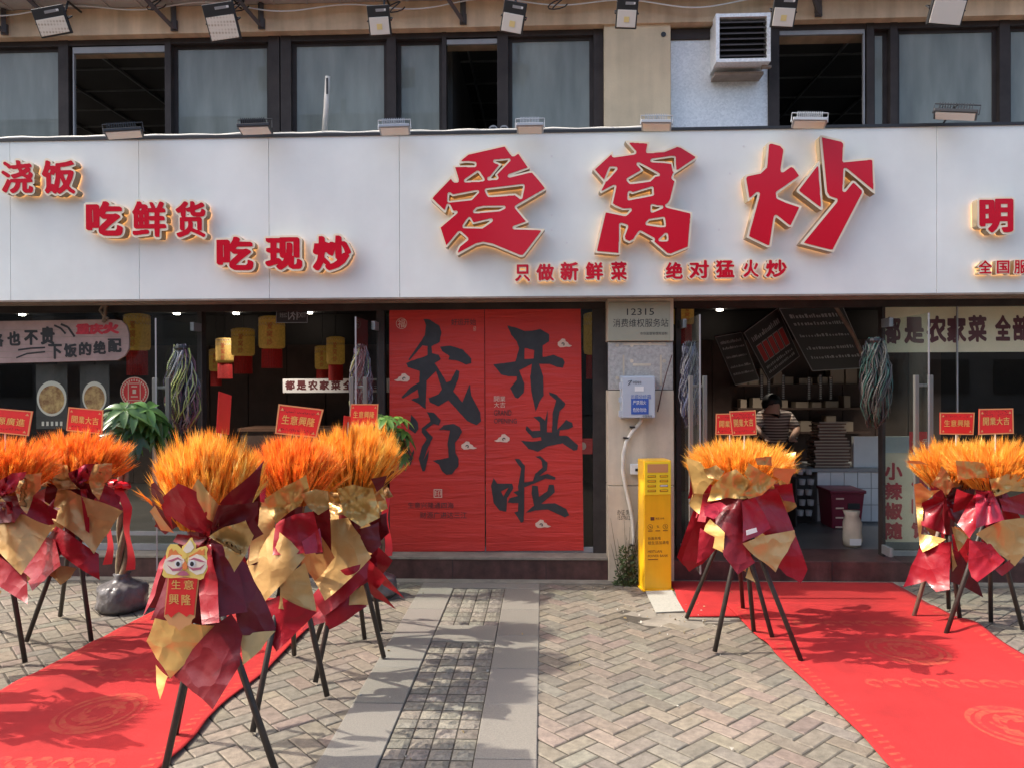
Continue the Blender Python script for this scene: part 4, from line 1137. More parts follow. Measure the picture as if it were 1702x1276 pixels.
# ------------------------------------------------------------------ yellow power bank cabinet
kc = G(1091, 982)
K = empty('charging_cabinet', (kc.x, kc.y + .09, 0), 'tall yellow power bank rental cabinet standing against the pillar', 'cabinet')
T = Matrix.Translation((kc.x, kc.y + 0.10, 0)) @ Matrix.Rotation(R(9), 4, 'Z')
def mk(): m = MB(); m.m = T; return m
kw = 0.118; kh = 1.085
mk().box(-kw, -0.09, 0.012, kw, 0.09, kh).build('cabinet_body', M['yellow'], K, bevel=0.008)
mk().box(-kw - .012, -0.10, 0.0, kw + .012, 0.10, 0.013).build('base_plate', M['yellow'], K, bevel=0.003)
mk().box(-kw + .006, -0.0945, 0.80, kw - .006, -0.0905, kh - .012).build('dispenser_panel', M['yellowpale'], K, bevel=0.002)
mk().box(-kw + .03, -0.0965, kh - .10, kw - .03, -0.095, kh - .03).build('screen', M['goldedge'], K)
for row in range(4):
    for cx_ in (-0.052, 0.052):
        s_ = mk().box(cx_ - .035, -0.0965, 0.825 + row * .040, cx_ + .035, -0.095, 0.843 + row * .040); o = s_.build('battery_slot', M['brownprint'], K, bevel=0.004)
        s_ = mk().box(cx_ - .031, -0.0985, 0.829 + row * .040, cx_ + .031, -0.0967, 0.840 + row * .040); s_.build('battery', M['yellow'] if (row, cx_ > 0) != (1, True) else M['white'], o, bevel=0.002)
m = mk()
def kt(body, x0, z0, x1, z1): text_fit(m, body, x0, z0, x1, z1, -0.0915)
kt('街面充电', -.085, .425, .025, .452); kt('给生活加满电', -.085, .388, .095, .416)
kt('MEITUAN', -.085, .318, .035, .340); kt('POWER BANK', -.085, .283, .088, .303)
m.box(-.085, -.0925, .262, 0.0, -.0905, .267)
kt('美团 充电', -.02, .594, .055, .612)
for cx_ in (-.065, .0, .065):
    if cx_: 
        for q in range(20):
            a0, a1 = q * PI / 10, (q + 1) * PI / 10
            m.add([(cx_ + .022 * math.cos(a0), -.0916, .535 + .022 * math.sin(a0)), (cx_ + .022 * math.cos(a1), -.0916, .535 + .022 * math.sin(a1)), (cx_ + .019 * math.cos(a1), -.0916, .535 + .019 * math.sin(a1)), (cx_ + .019 * math.cos(a0), -.0916, .535 + .019 * math.sin(a0))], [(0, 1, 2, 3)])
    for (u, v) in ((-.009, .004), (-.004, -.006)): m.box(cx_ + u, -.0922, .535 + v, cx_ + u + .014, -.0908, .535 + v + .004)
    m.box(cx_ - .02, -.092, .498, cx_ + .02, -.0908, .504)
m.build('lettering', M['brownprint'], K)
m = mk().box(-.062, -.0935, .588, -.030, -.0908, .616); m.build('logo_badge', M['brownprint'], K, bevel=0.004)
for k_, q in enumerate(((1072, 984), )):
    ps = [G(*p) for p in ((1073, 984), (1117, 982), (1137, 1017), (1090, 1019))]
    m = MB().add([(p.x, p.y, 0.006) for p in ps] + [(p.x, p.y, 0.012) for p in ps], [(0, 1, 2, 3), (7, 6, 5, 4), (0, 4, 5, 1), (1, 5, 6, 2), (2, 6, 7, 3), (3, 7, 4, 0)])
    o = m.build('floor_tile', M['matte'], None); tag(o, 'pale square floor tile laid in front of the yellow cabinet', 'tile')
def weeds(px, py, Y, n, rad, hgt, label, seed):
    r = random.Random(seed); c = W(px, py, Y); m = MB()
    for _ in range(n):
        a = r.uniform(0, 2 * PI); rr = rad * math.sqrt(r.random())
        z = hgt * r.random() ** 1.6
        p = Vector((c.x + rr * math.cos(a) * (1 - .4 * z / hgt), c.y + rr * .45 * math.sin(a), 0.01 + z))
        d = Vector((r.gauss(0, 1), r.gauss(-.3, .6), r.gauss(.4, .6))).normalized(); e = d.cross(Vector((r.gauss(0, 1), r.gauss(0, 1), r.gauss(0, 1)))).normalized()
        s = r.uniform(.012, .026)
        m.add([p, p + d * s + e * s * .5, p + d * 2 * s, p + d * s - e * s * .5], [(0, 1, 2, 3)], hsvj((0.055, 0.085, 0.028), r, .35))
    for _ in range(10):
        a = r.uniform(-.6, .6); q = Vector((c.x + r.gauss(0, .03), c.y, 0.0))
        m.tube([q, q + Vector((a * .1, -.01, hgt * .5)), q + Vector((a * .22, -.02, hgt * r.uniform(.8, 1.5)))], [.004, .003, .001], 4, (0.10, 0.08, 0.05))
    o = m.build('weed_clump', M['weed'], None); tag(o, label, 'plant')
weeds(1043, 965, YP - .12, 420, .12, .30, 'scruffy green weeds growing at the foot of the pillar by the conduit', 5)
weeds(1046, 965, YP - .10, 1, .05, .42, 'dry weed stalks rising up the pillar stone', 6)

# ------------------------------------------------------------------ the two red banners
YB = YG - 0.03
def cloud(mb, cx, cy, w, h, flip=False):            # small scroll cloud, pixel centre and size
    pts = []
    prof = [(-.5, .25), (-.28, .12), (-.2, -.1), (-.05, -.2), (.0, -.45), (.2, -.5), (.36, -.25), (.5, -.1), (.5, .2), (.34, .42), (.1, .40), (-.08, .34), (-.3, .38)]
    for x, y in prof: pts.append((cx + (-x if flip else x) * w, cy + y * h))
    flat_poly(mb, [pts], lambda a, b: (W(a, b, YB).x, YB - 0.0045, W(a, b, YB).z))
def cloudswirl(mb, cx, cy, w, h, flip=False):
    pts = [W(cx + (-1 if flip else 1) * w * (.16 + .16 * math.cos(t) * (1 - t / 9)), cy + h * (.06 + .22 * math.sin(t) * (1 - t / 9)), YB) for t in np.linspace(2.0, 6.6, 12)]
    for a, b in zip(pts[:-1], pts[1:]):
        d = (b - a).normalized(); n = Vector((-d.z, 0, d.x)) * 0.0045
        y = Vector((0, -0.0065, 0))
        mb.add([a + n + y, b + n + y, b - n + y, a - n + y], [(0, 1, 2, 3)])
def sheet_banner(label, q, polys, extra):
    # q: pixel corners tl, tr, br, bl
    tl, tr, br, bl = [W(*p, YB) for p in q]
    t = empty('red_banner', (bl.x, YB, bl.z), label, 'banner', 'grand opening banners')
    nx, nz = 16, 50; vs = []
    for j in range(nz + 1):
        for i in range(nx + 1):
            u, v = i / nx, j / nz
            p = (bl * (1 - u) + br * u) * (1 - v) + (tl * (1 - u) + tr * u) * v
            vs.append((p.x, YB + 0.0012 * noise.noise((p.x * 3, p.z * 7, 2)) + .0008 * math.sin(p.z * 31 + p.x * 2), p.z))
    n = len(vs); fs = []
    for j in range(nz):
        for i in range(nx): fs.append((j * (nx + 1) + i, j * (nx + 1) + i + 1, (j + 1) * (nx + 1) + i + 1, (j + 1) * (nx + 1) + i))
    b = MB().add(vs, fs); b.add([(x, y + .002, z) for x, y, z in vs], [tuple(reversed(f)) for f in fs])
    b.build('cloth', M['banner'], t, smooth=True)
    m = MB()
    for k, pl in enumerate(polys):
        pl_px = [[(ox + x / s, oy + y / s) for x, y in c] for (c, ox, oy, s) in pl]
        pp = []
        for c in pl_px:                                # rough brush edges
            o = []
            for i in range(len(c)):
                a, b2 = Vector(c[i - 1]), Vector(c[i]); n_ = max(1, int((b2 - a).length / 3.5))
                for w_ in range(n_):
                    p = a.lerp(b2, (w_ + 1) / n_)
                    o.append((p.x + 0.55 * noise.noise((p.x * .35, p.y * .35, 1)), p.y + 0.55 * noise.noise((p.x * .35, p.y * .35, 7))))
            pp.append(o)
        flat_poly(m, pp, lambda a, b2, k=k: (W(a, b2, YB).x, YB - 0.0030 - k * 0.0004, W(a, b2, YB).z))
    m.build('brush_lettering', M['brush'], t)
    extra(t)
    return t
A1 = (640, 510, 6.076); A2 = (640, 660, 4.906); A3 = (800, 510, 5.105); A4 = (800, 660, 4.906)
WO_MEN = [
 [([(390,125),(450,130),(550,195),(570,260),(550,360),(500,385),(470,400),(475,470),(540,485),(565,530),(500,570),(530,610),(620,760),(660,750),(720,635),(750,650),(745,710),(690,850),(780,960),(855,780),(870,890),(960,1060),(970,1150),(925,1190),(830,1150),(640,940),(540,1000),(450,960),(440,920),(540,880),(575,830),(515,650),(420,745),(410,1030),(330,970),(260,935),(340,910),(330,830),(180,925),(165,910),(260,810),(345,760),(350,650),(230,610),(215,570),(265,545),(380,510),(430,490),(430,400),(380,390),(250,540),(235,536),(370,340),(400,290),(415,190)], *A1)],
 [([(555,405),(660,395),(780,430),(870,520),(870,570),(820,585),(730,545),(640,535),(650,500),(580,450)], *A1)],
 [([(215,140),(268,200),(272,255),(245,292),(195,255)], *A2)], [([(178,380),(195,400),(205,480),(235,420),(238,450),(210,550),(190,535)], *A2)],
 [([(340,118),(400,125),(455,185),(440,228),(395,215),(330,262),(390,325),(345,420),(315,510),(360,425),(355,475),(325,600),(305,602),(275,500),(300,400),(340,340),(300,285),(300,250),(370,195),(365,160)], *A2)],
 [([(440,265),(480,225),(560,215),(610,240),(628,280),(600,330),(570,370),(575,450),(600,500),(598,560),(545,625),(500,630),(465,600),(440,545),(390,515),(520,490),(510,370),(530,270),(480,262)], *A2)]]
KAI = [
 [([(220,160),(300,180),(370,208),(430,205),(500,190),(575,235),(575,295),(520,330),(520,430),(610,408),(690,440),(708,470),(690,520),(640,510),(580,485),(490,485),(525,590),(528,750),(500,790),(460,885),(425,720),(415,590),(430,485),(320,540),(365,650),(360,725),(310,775),(285,765),(245,690),(300,620),(300,590),(230,590),(170,575),(100,490),(290,465),(320,350),(300,295),(255,240)], *A3), ([(368,350),(450,370),(445,440),(365,445)], *A3)],
 [([(575,720),(640,745),(715,820),(700,850),(665,880),(650,960),(645,1040),(720,955),(770,980),(780,1015),(740,1035),(665,1045),(660,1090),(730,1090),(820,1170),(815,1210),(780,1215),(690,1155),(560,1180),(480,1225),(400,1200),(335,1130),(430,1140),(510,1130),(505,1100),(440,1110),(375,1040),(385,1005),(430,1050),(500,1045),(495,975),(440,930),(500,925),(540,960),(565,870),(555,1060),(600,1060),(605,900),(635,790),(580,745)], *A3)],
 [([(100,655),(130,700),(250,700),(262,740),(210,820),(205,930),(150,920),(100,860),(80,720)], *A4), ([(160,765),(220,735),(180,805)], *A4)],
 [([(270,500),(310,500),(355,555),(350,690),(420,680),(440,620),(500,570),(490,510),(440,480),(480,475),(540,530),(535,590),(470,640),(540,620),(605,650),(600,670),(520,660),(430,700),(350,730),(350,900),(345,1010),(325,1020),(270,935),(300,925),(300,860),(215,855),(230,820),(300,800),(260,770),(300,760),(300,720),(325,580)], *A4)],
 [([(415,715),(460,720),(470,810),(540,760),(550,710),(590,710),(600,770),(490,865),(600,860),(690,905),(718,960),(680,975),(540,910),(440,920),(360,940),(430,880),(410,780)], *A4)]]
def frame_px(m, x0, y0, x1, y1, w=1.2, dy=0.005):
    for (a, b, c, d) in ((x0, y0, x1, y0 + w), (x0, y1 - w, x1, y1), (x0, y0 + w, x0 + w, y1 - w), (x1 - w, y0 + w, x1, y1 - w)):
        r = rect(a, b, c, d, YB); m.add([(r[0], YB - dy, r[1]), (r[2], YB - dy, r[1]), (r[2], YB - dy, r[3]), (r[0], YB - dy, r[3])], [(0, 1, 2, 3)])
def ex1(t):
    m = MB(); cloud(m, 668, 628, 26, 15); cloud(m, 780, 740, 26, 15, True); m.build('printed_cloud', M['pinkgold'], t)
    m = MB(); cloudswirl(m, 668, 628, 26, 15); cloudswirl(m, 780, 740, 26, 15, True); m.build('cloud_swirl', M['brush'], t)
    m = MB(); text_px(m, '福', (661, 531, 674, 545), YB - .005)
    c = W(667.5, 538, YB)
    for q in range(24):
        a0, a1 = q * PI / 12, (q + 1) * PI / 12
        m.add([(c.x + .050 * math.cos(a0), YB - .005, c.z + .050 * math.sin(a0)), (c.x + .050 * math.cos(a1), YB - .005, c.z + .050 * math.sin(a1)), (c.x + .046 * math.cos(a1), YB - .005, c.z + .046 * math.sin(a1)), (c.x + .046 * math.cos(a0), YB - .005, c.z + .046 * math.sin(a0))], [(0, 1, 2, 3)])
    frame_px(m, 721, 812, 735, 826); text_px(m, '印', (723, 814, 733, 824), YB - .005)
    text_px(m, '印', (787, 543, 791, 551), YB - .005)
    m.build('printed_seal', M['pinkgold'], t)
    m = MB(); text_px(m, '好运开始', (750, 530, 791, 541), YB - .005)
    text_px(m, '生意兴隆通四海', (678, 834, 754, 844), YB - .005); text_px(m, '财源广进达三江', (698, 850, 776, 861), YB - .005)
    m.build('small_lettering', M['brush'], t)
def ex2(t):
    m = MB(); cloud(m, 939, 571, 24, 16, True); cloud(m, 834, 728, 26, 15); cloud(m, 903, 870, 26, 15, True); m.build('printed_cloud', M['pinkgold'], t)
    m = MB(); cloudswirl(m, 939, 571, 24, 16, True); cloudswirl(m, 834, 728, 26, 15); cloudswirl(m, 903, 870, 26, 15, True); m.build('cloud_swirl', M['brush'], t)
    m = MB(); text_px(m, '開', (821, 658, 830, 667), YB - .005); text_px(m, '業', (831, 658, 840, 667), YB - .005); text_px(m, '大', (821, 668, 830, 677), YB - .005); text_px(m, '吉', (831, 668, 840, 677), YB - .005)
    m.build('printed_seal', M['pinkgold'], t)
    m = MB(); text_px(m, 'GRAND', (821, 681, 850, 690), YB - .005); text_px(m, 'OPENING', (821, 695, 859, 703), YB - .005); m.build('small_lettering', M['brush'], t)
sheet_banner('red cloth banner with two big black brush characters, left of the pair', [(647, 514), (805, 513), (806, 915), (648, 916)], WO_MEN, ex1)
sheet_banner('red cloth banner with three black brush characters and GRAND OPENING, nearer the pillar', [(806, 513), (965, 510), (970, 914), (808, 915)], KAI, ex2)
r = rect(966, 728, 1000, 754, YG + .03)
o = MB().box(W(640, 740, YG).x, YG + .025, r[1], r[2], YG + .03, r[3]).build('waist_band', M['banner'], None); tag(o, 'narrow red waist band stuck across inside the glass behind the banners', 'banner')
q = W(969, 741, YG); ORG[o.name] = Vector((0, 0, 0)); MB().disc((q.x, YG + .0235, q.z), .03, .035, 16, ry=.001).build('printed_spot', M['pinkgold'], o)

# ------------------------------------------------------------------ hanging board, posters, decal at the left window
YH = YG - 0.10
r = rect(-60, 532, 214, 600, YH)
t = empty('hanging_board', ((r[0] + r[2]) / 2, YH, r[3]), 'weathered pinkish wooden board with rounded end hung by rope at the left window', 'sign')
prof = [(-60, 536), (0, 534), (190, 531), (202, 533), (210, 541), (214, 555), (214, 580), (207, 592), (195, 599), (0, 604), (-60, 605)]
def prism(mb, prof, Y0, Y1):
    A = [W(x, y, Y0) for x, y in prof]; n = len(A)
    mb.add([(p.x, Y0, p.z) for p in A] + [(p.x, Y1, p.z) for p in A], [tuple(range(n)), tuple(range(2 * n - 1, n - 1, -1))] + [(i, n + i, n + (i + 1) % n, (i + 1) % n) for i in range(n)])
    return mb
prism(MB(), prof, YH, YH + .025).build('board', M['boardwood'], t, bevel=.003)
s_ = MB()
for y in (548, 560, 572, 584, 594):
    r = rect(-60, y, 212 if y < 590 else 204, y + .8, YH); s_.add([(r[0], YH - .0012, r[1]), (r[2], YH - .0012, r[1]), (r[2], YH - .0012, r[3]), (r[0], YH - .0012, r[3])], [(0, 1, 2, 3)])
s_.build('plank_joint', M['trim'], t)
def bold_px(mb, ch, px, Y, a=6, b=4.2):
    bl = contours(bold_masks(ch, 120, a, b)[0], .5, .5); al = np.array([p for l in bl for p in l]); lo, hi = al.min(0), al.max(0); rr = rect(*px, Y)
    vs, fs = fill_loops(bl)
    mb.add([(rr[0] + (v.x - lo[0]) / (hi[0] - lo[0]) * (rr[2] - rr[0]), Y, rr[1] + (v.y - lo[1]) / (hi[1] - lo[1]) * (rr[3] - rr[1])) for v in vs], fs)
m = MB()
for ch, px in (('格', (-22, 553, 6, 577)), ('也', (12, 551, 34, 575)), ('不', (40, 549, 63, 574)), ('贵', (67, 543, 91, 573)), ('下', (80, 572, 103, 597)), ('饭', (106, 571, 128, 594)), ('的', (131, 569, 152, 591)), ('绝', (155, 567, 176, 589)), ('配', (179, 563, 202, 586))):
    bold_px(m, ch, px, YH - .003)
def brushline(mb, pts, w, Y):
    P = [W(x, y, Y) for x, y in pts]
    for i, (a, b) in enumerate(zip(P[:-1], P[1:])):
        d = (b - a).normalized(); n = Vector((-d.z, 0, d.x)) * w
        mb.add([(a + n), (b + n), (b - n), (a - n)], [(0, 1, 2, 3)])
brushline(m, [(30, 582), (52, 579), (75, 578)], .008, YH - .0025); brushline(m, [(27, 595), (45, 588), (75, 585)], .007, YH - .0025)
brushline(m, [(90, 541), (101, 546), (109, 555)], .009, YH - .0025); brushline(m, [(101, 539), (113, 544), (124, 560)], .010, YH - .0025)
m.build('lettering', M['ink'], t)
m = MB()
for ch, px in (('重', (126, 538, 150, 556)), ('庆', (148, 538, 172, 556)), ('火', (170, 536, 198, 555))): bold_px(m, ch, px, YH - .003, 9, 7)
m.build('red_lettering', M['redink'], t)
pts = [W(x, y, YH - .01) for x, y in ((176, 534), (174, 520), (178, 505), (170, 508), (166, 516), (172, 524), (180, 530))]
MB().tube(pts, .012, 6).build('rope', M['rope'], t, smooth=True)
MB().tube([W(175, 504, YH), W(175, 520, YH), W(172, 536, YH - .02)], .016, 6).build('rope', M['rope'], t, smooth=True)
def dish_mat(name, c1, c2, c3):
    m = mat(name, c1, .5, noise_s=11, col2=c2); return m
M['dish'] = dish_mat('printed_stew', (0.26, 0.09, 0.03), (0.80, 0.52, 0.20), None)
M['platep'] = mat('printed_plate', (0.80, 0.72, 0.60), .5)
M['poster'] = mat('dark_poster', (0.06, 0.05, 0.045), .5, noise_s=8, noise_a=.3)
for (a, b, c, d, cx, cy, rx, ry, lab) in ((60, 606, 112, 712, 86, 662, 26, 30, 'dark food poster with a full plate of stew, behind the left window'), (133, 606, 182, 712, 157, 660, 21, 27, 'dark food poster with a bowl of noodles cropped at its edge, behind the left window')):
    r = rect(a, b, c, d, YG + .03)
    t = empty('food_poster', ((r[0] + r[2]) / 2, YG + .03, r[1]), lab, 'poster')
    MB().box(r[0], YG + .03, r[1], r[2], YG + .034, r[3]).build('sheet', M['poster'], t)
    p = W(cx, cy, YG + .03); k = YG / FPX
    MB().disc((p.x, YG + .0295, p.z), rx * k, ry * k, 32, ry=.001).build('printed_plate', M['platep'], t)
    MB().disc((p.x, YG + .028, p.z - .01), rx * k * .86, ry * k * .80, 32, ry=.001).build('printed_food', M['dish'], t)
    r = rect(a + 8, 700, c - 6, 707, YG + .03); m = MB()
    for j in range(5):
        x = r[0] + (r[2] - r[0]) * (j + .2) / 5; m.box(x, YG + .0285, r[1], x + .022, YG + .0295, r[3])
    m.build('caption_bar', M['platep'], t)
p = W(224, 651, YG + .02); k = YG / FPX
t = empty('window_decal', p, 'round red new year decal with a pale lattice rim on the left window', 'decal')
MB().disc((p.x, YG + .016, p.z), 25 * k, 25 * k, 36, ry=.002).build('rim', M['pinkgold'], t)
MB().disc((p.x, YG + .0135, p.z), 23.4 * k, 23.4 * k, 36, ry=.001).build('disc', M['redcard'], t)
m = MB()
for q in range(28):
    a = q * 2 * PI / 28; 
    m.box(p.x + 20 * k * math.cos(a) - .006, YG + .0105, p.z + 20 * k * math.sin(a) - .010, p.x + 20 * k * math.cos(a) + .006, YG + .0122, p.z + 20 * k * math.sin(a) + .010)
for (x0, z0, x1, z1) in ((-11, -15, -9.6, 15), (9.6, -15, 11, 15), (-9, -15, 9, -13.6), (-9, 13.6, 9, 15), (-5, 8, 5, 10), (-6, -9, 6, -7), (-3, -3, 3, 4)):
    m.box(p.x + x0 * k, YG + .0105, p.z + z0 * k, p.x + x1 * k, YG + .0122, p.z + z1 * k)
m.build('lattice', M['pinkgold'], t)
r = rect(459, 512, 511, 537, YG + .06)
t = empty('exit_sign', ((r[0] + r[2]) / 2, YG + .06, r[1]), 'unlit exit sign with running figure above the left doorway', 'sign')
MB().box(r[0], YG + .055, r[1], r[2], YG + .07, r[3]).build('panel', M['menu'], t)
m = MB(); YE = YG + .0535
text_px(m, 'EXIT', (494, 520, 509, 528), YE); text_px(m, '安全出口', (465, 520, 477, 528), YE)
for (a, b, c, d) in ((479, 514, 494, 515.4), (479, 514, 480.2, 532), (493, 514, 494.2, 532), (459, 536, 511, 536.8), (459, 512, 511, 512.8), (510.3, 512, 511, 537), (459, 512, 459.7, 537)):
    q = rect(a, b, c, d, YE); m.add([(q[0], YE - .0006, q[1]), (q[2], YE - .0006, q[1]), (q[2], YE - .0006, q[3]), (q[0], YE - .0006, q[3])], [(0, 1, 2, 3)])
brushline(m, [(488, 518), (486, 524), (489, 528), (488, 532)], .005, YE - .001); brushline(m, [(486, 524), (482, 529), (480.5, 531)], .005, YE - .0013); brushline(m, [(483, 522), (487, 520), (491, 524)], .004, YE - .0016)
m.build('lettering', M['greymetal'], t)

# ------------------------------------------------------------------ lanterns inside
def lantern_parts(t, w, h, fr):
    c = ORG[t.name]; m = MB(); n = 24
    m.lathe(c, [(w * .30, 0), (w * .47, .03 * h), (w * .5, .12 * h), (w * .5, .88 * h), (w * .47, .97 * h), (w * .30, h)], n)
    m.build('lantern_body', M['lantern'], t, smooth=True)
    f = MB()
    for k in range(34):
        a = 2 * PI * k / 34
        f.tube([(c.x + w * .36 * math.cos(a), c.y + w * .36 * math.sin(a), c.z - .002), (c.x + w * .37 * math.cos(a + .03), c.y + w * .37 * math.sin(a + .03), c.z - fr)], .010, 4)
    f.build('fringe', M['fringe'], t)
    MB().tube([(c.x, c.y, c.z + h), (c.x, c.y, 2.79)], .004, 4).build('cord', M['black'], t)
    l = MB(); zz = c.z + h * .78
    for ch in '爱窝炒':
        text_fit(l, ch, c.x - w * .02, zz - h * .2, c.x + w * .20, zz, c.y - w * .5 - .002); zz -= h * .24
    l.build('lettering', M['menured'], t)
    nb = MB()
    for k in range(24):
        a = 2 * PI * k / 24
        for s in (-1, 1): nb.tube([(c.x + w * .505 * math.cos(a), c.y + w * .505 * math.sin(a), c.z + .70 * h), (c.x + w * .505 * math.cos(a + s * .5), c.y + w * .505 * math.sin(a + s * .5), c.z + .95 * h)], .003, 3, cap=False)
    nb.build('net', M['trayedge'], t)
for (px, py0, py1, wpx, Y, fr, lab) in ((452, 526, 580, 43, 8.0, .20, 'largest yellow lantern with red fringe, hanging just below the exit sign'), (404, 546, 592, 38, 8.7, .20, 'yellow lantern with red fringe, second in the left doorway row'),
        (374, 562, 603, 30, 9.6, .2, 'yellow lantern half hidden third in the left doorway row'), (359, 580, 617, 22, 10.6, .2, 'smallest farthest yellow lantern by the left door post'),
        (228, 522, 583, 42, 8.0, .26, 'yellow lantern behind the end of the hanging wooden board'), (558, 560, 606, 30, 9.4, .2, 'yellow lantern with fringe left of the right leaf of the left doorway'),
        (536, 575, 614, 25, 10.4, .2, 'smaller yellow lantern half behind another near the doorway right leaf'), (1136, 505, 540, 34, 8.2, .2, 'yellow lantern at the upper left corner of the right doorway'),
        (990, 520, 590, 40, 8.4, .26, 'yellow lantern glimpsed between the banner and the pillar')):
    p0, p1 = W(px, py1, Y), W(px, py0, Y)
    t = empty('lantern', (p0.x, Y, p0.z), lab, 'lantern', 'yellow lanterns hanging in the shop')
    lantern_parts(t, wpx * Y / FPX, p1.z - p0.z, fr)
# lettered banners
def cloth_banner(label, px, Y, matl, chars, m_ink):
    r = rect(*px, Y)
    t = empty('lettered_banner', ((r[0] + r[2]) / 2, Y, r[1]), label, 'banner')
    MB().box(r[0], Y, r[1], r[2], Y + .01, r[3]).build('cloth', matl, t)
    m = MB()
    for ch, q in chars: bold_px(m, ch, q, Y - .002, 5.5, 3.6)
    m.build('lettering', m_ink, t)
cloth_banner('white lettered banner deep inside the left doorway over the counter', (470, 629, 700, 652), 10.0, M['clothwhite'], [(c, (474 + k * 19, 632, 490 + k * 19, 648)) for k, c in enumerate('都是农家菜') ] + [('全', (570, 632, 586, 648)), ('是', (612, 632, 628, 648))], M['maroonink'])
cloth_banner('cream banner with large maroon characters behind the right window', (1470, 508, 1900, 585), YG + .03, M['cloth'], [('都', (1471, 527, 1497, 572)), ('是', (1503, 527, 1536, 571)), ('农', (1540, 525, 1573, 570)), ('家', (1574, 525, 1606, 570)), ('菜', (1609, 524, 1640, 569)), ('全', (1654, 524, 1680, 567)), ('部', (1683, 524, 1712, 567))], M['maroonink'])
def door_lettering():
    X = dX[3]
    m = MB()
    pl = [W(x, y, YG + .02) for x, y in ((1518, 726), (1535, 726), (1535, 752), (1518, 752))]
    t = empty('window_notice', (pl[0].x, YG + .012, pl[3].z), 'dark red square notice with two round characters low on the right window', 'notice')
    MB().box(pl[0].x - .04, YG + .008, pl[3].z, pl[1].x + .06, YG + .012, pl[0].z + .05).build('sheet', M['redcard'], t)
    for k, c in enumerate('油香'): text_fit(m, c, pl[0].x - .02 + k * .09, pl[3].z + .05, pl[0].x + .05 + k * .09, pl[3].z + .13, YG + .0065)
    m.build('lettering', M['pinkgold'], t)
    t = empty('window_poster', (W(1500, 900, YG + .05).x, YG + .05, W(1500, 900, YG).z), 'faded white poster with a column of big red characters low behind the right window', 'poster')
    r = rect(1462, 752, 1560, 900, YG + .05)
    MB().box(r[0], YG + .05, r[1], r[2], YG + .056, r[3]).build('sheet', M['cloth'], t)
    m = MB()
    for k, c in enumerate('小辣椒随'): bold_px(m, c, (1470, 768 + k * 33, 1500, 797 + k * 33), YG + .047, 5, 3.4); 
    for k, c in enumerate('便吃饱'): bold_px(m, c, (1515, 790 + k * 36, 1550, 822 + k * 36), YG + .047, 5, 3.4)
    m.build('lettering', M['redink'], t)
door_lettering()
M['backpanel'] = mat('brown_back_panel', (0.085, 0.050, 0.038), .6, noise_s=3, noise_a=.3)
pb = MB()
for k in range(9): pb.box(px1 + .35 + k * .45, 10.9, .19, px1 + .35 + k * .45 + .44, 10.93, 2.3)
bpart('back_panel', pb, M['backpanel'])
t = empty('wall_shelf', (W(1300, 700, 10.6).x, 10.7, 1.2), 'brown wall shelf with pale boxes behind the striped person', 'shelf')
x0 = W(1225, 700, 10.6).x; x1 = W(1445, 700, 10.6).x
rb = random.Random(9)
for zz in (1.02, 1.34, 1.66):
    MB().box(x0, 10.55, zz, x1, 10.89, zz + .025).build('board', M['backpanel'], t)
    bx = MB(); x = x0 + .05
    while x < x1 - .2:
        w_ = rb.uniform(.07, .18); bx.box(x, 10.6, zz + .026, x + w_, 10.8, zz + .026 + rb.uniform(.07, .22)); x += w_ + rb.uniform(.01, .12)
    bx.build('boxes', M['trayedge'], t)
t = empty('service_counter', (W(480, 760, 10.2).x, 10.3, .19), 'dark brown service counter below the white lettered banner', 'counter')
x0 = W(400, 760, 10.2).x; x1 = W(640, 760, 10.2).x
MB().box(x0, 10.2, .19, x1, 10.8, 1.08).build('counter_body', M['backpanel'], t)
MB().box(x0 - .03, 10.17, 1.081, x1 + .03, 10.82, 1.12).build('worktop', M['tray'], t)
pb = MB()
for k in range(12): pb.box(-7.5 + k * .6, 11.6, .19, -7.5 + k * .6 + .585, 11.63, 2.3)
bpart('back_panel', pb, M['backpanel'])
# bundled curtains
def bundle(px, y0, y1, wpx, Y, seed, label, pal):
    r = random.Random(seed); a, b = W(px, y0, Y), W(px, y1, Y)
    t = empty('bundled_curtain', (b.x, Y, b.z), label, 'curtain', 'gathered plastic door curtains')
    w = wpx * Y / FPX / 2; m = MB()
    for k in range(150):
        an = r.uniform(0, 2 * PI); rr = w * math.sqrt(r.random()); ph = r.uniform(0, 6); pts = []
        n = 9; top = r.uniform(.9, 1.0); bot = r.uniform(0, .25)
        for i in range(n):
            v = bot + (top - bot) * i / (n - 1); z = b.z + (a.z - b.z) * v
            sw = 0.45 + .75 * math.sin(PI * min(1, max(0, v)) ** .8) 
            pts.append((b.x + rr * sw * math.cos(an + 1.2 * v) + .024 * math.sin(ph + v * 13), Y + rr * sw * math.sin(an + 1.2 * v) * .8 + .012 * math.cos(ph + v * 8), z))
        m.tube(pts, [w * .042 * r.uniform(.4, 1.9) for _ in range(n)], 4, hsvj(r.choice(pal), r, .3))
    m.build('folds', M['curtain'], t, smooth=True)
    MB().lathe((b.x, Y, b.z + (a.z - b.z) * .93), [(w * .5, 0), (w * .55, .02), (w * .5, .04)], 12).build('tie', M['black'], t)
PAL = [(.40, .38, .36), (.28, .28, .30), (.20, .07, .09), (.30, .33, .10), (.07, .05, .08), (.10, .08, .12), (.30, .28, .30), (.45, .46, .20), (.20, .10, .12), (.04, .04, .05)]
bundle(303, 572, 722, 46, 6.50, 1, 'thick bundled plastic curtain, grey and pale yellow, at the left doorway left post', PAL)
bundle(600, 572, 702, 28, 6.48, 2, 'slim bundled plastic curtain at the left doorway right post', PAL)
bundle(1147, 566, 712, 26, 6.62, 3, 'bundled curtain with bluish folds at the right doorway left post', PAL[:2] + [(.12, .14, .26), (.22, .24, .32), (.05, .04, .07)])
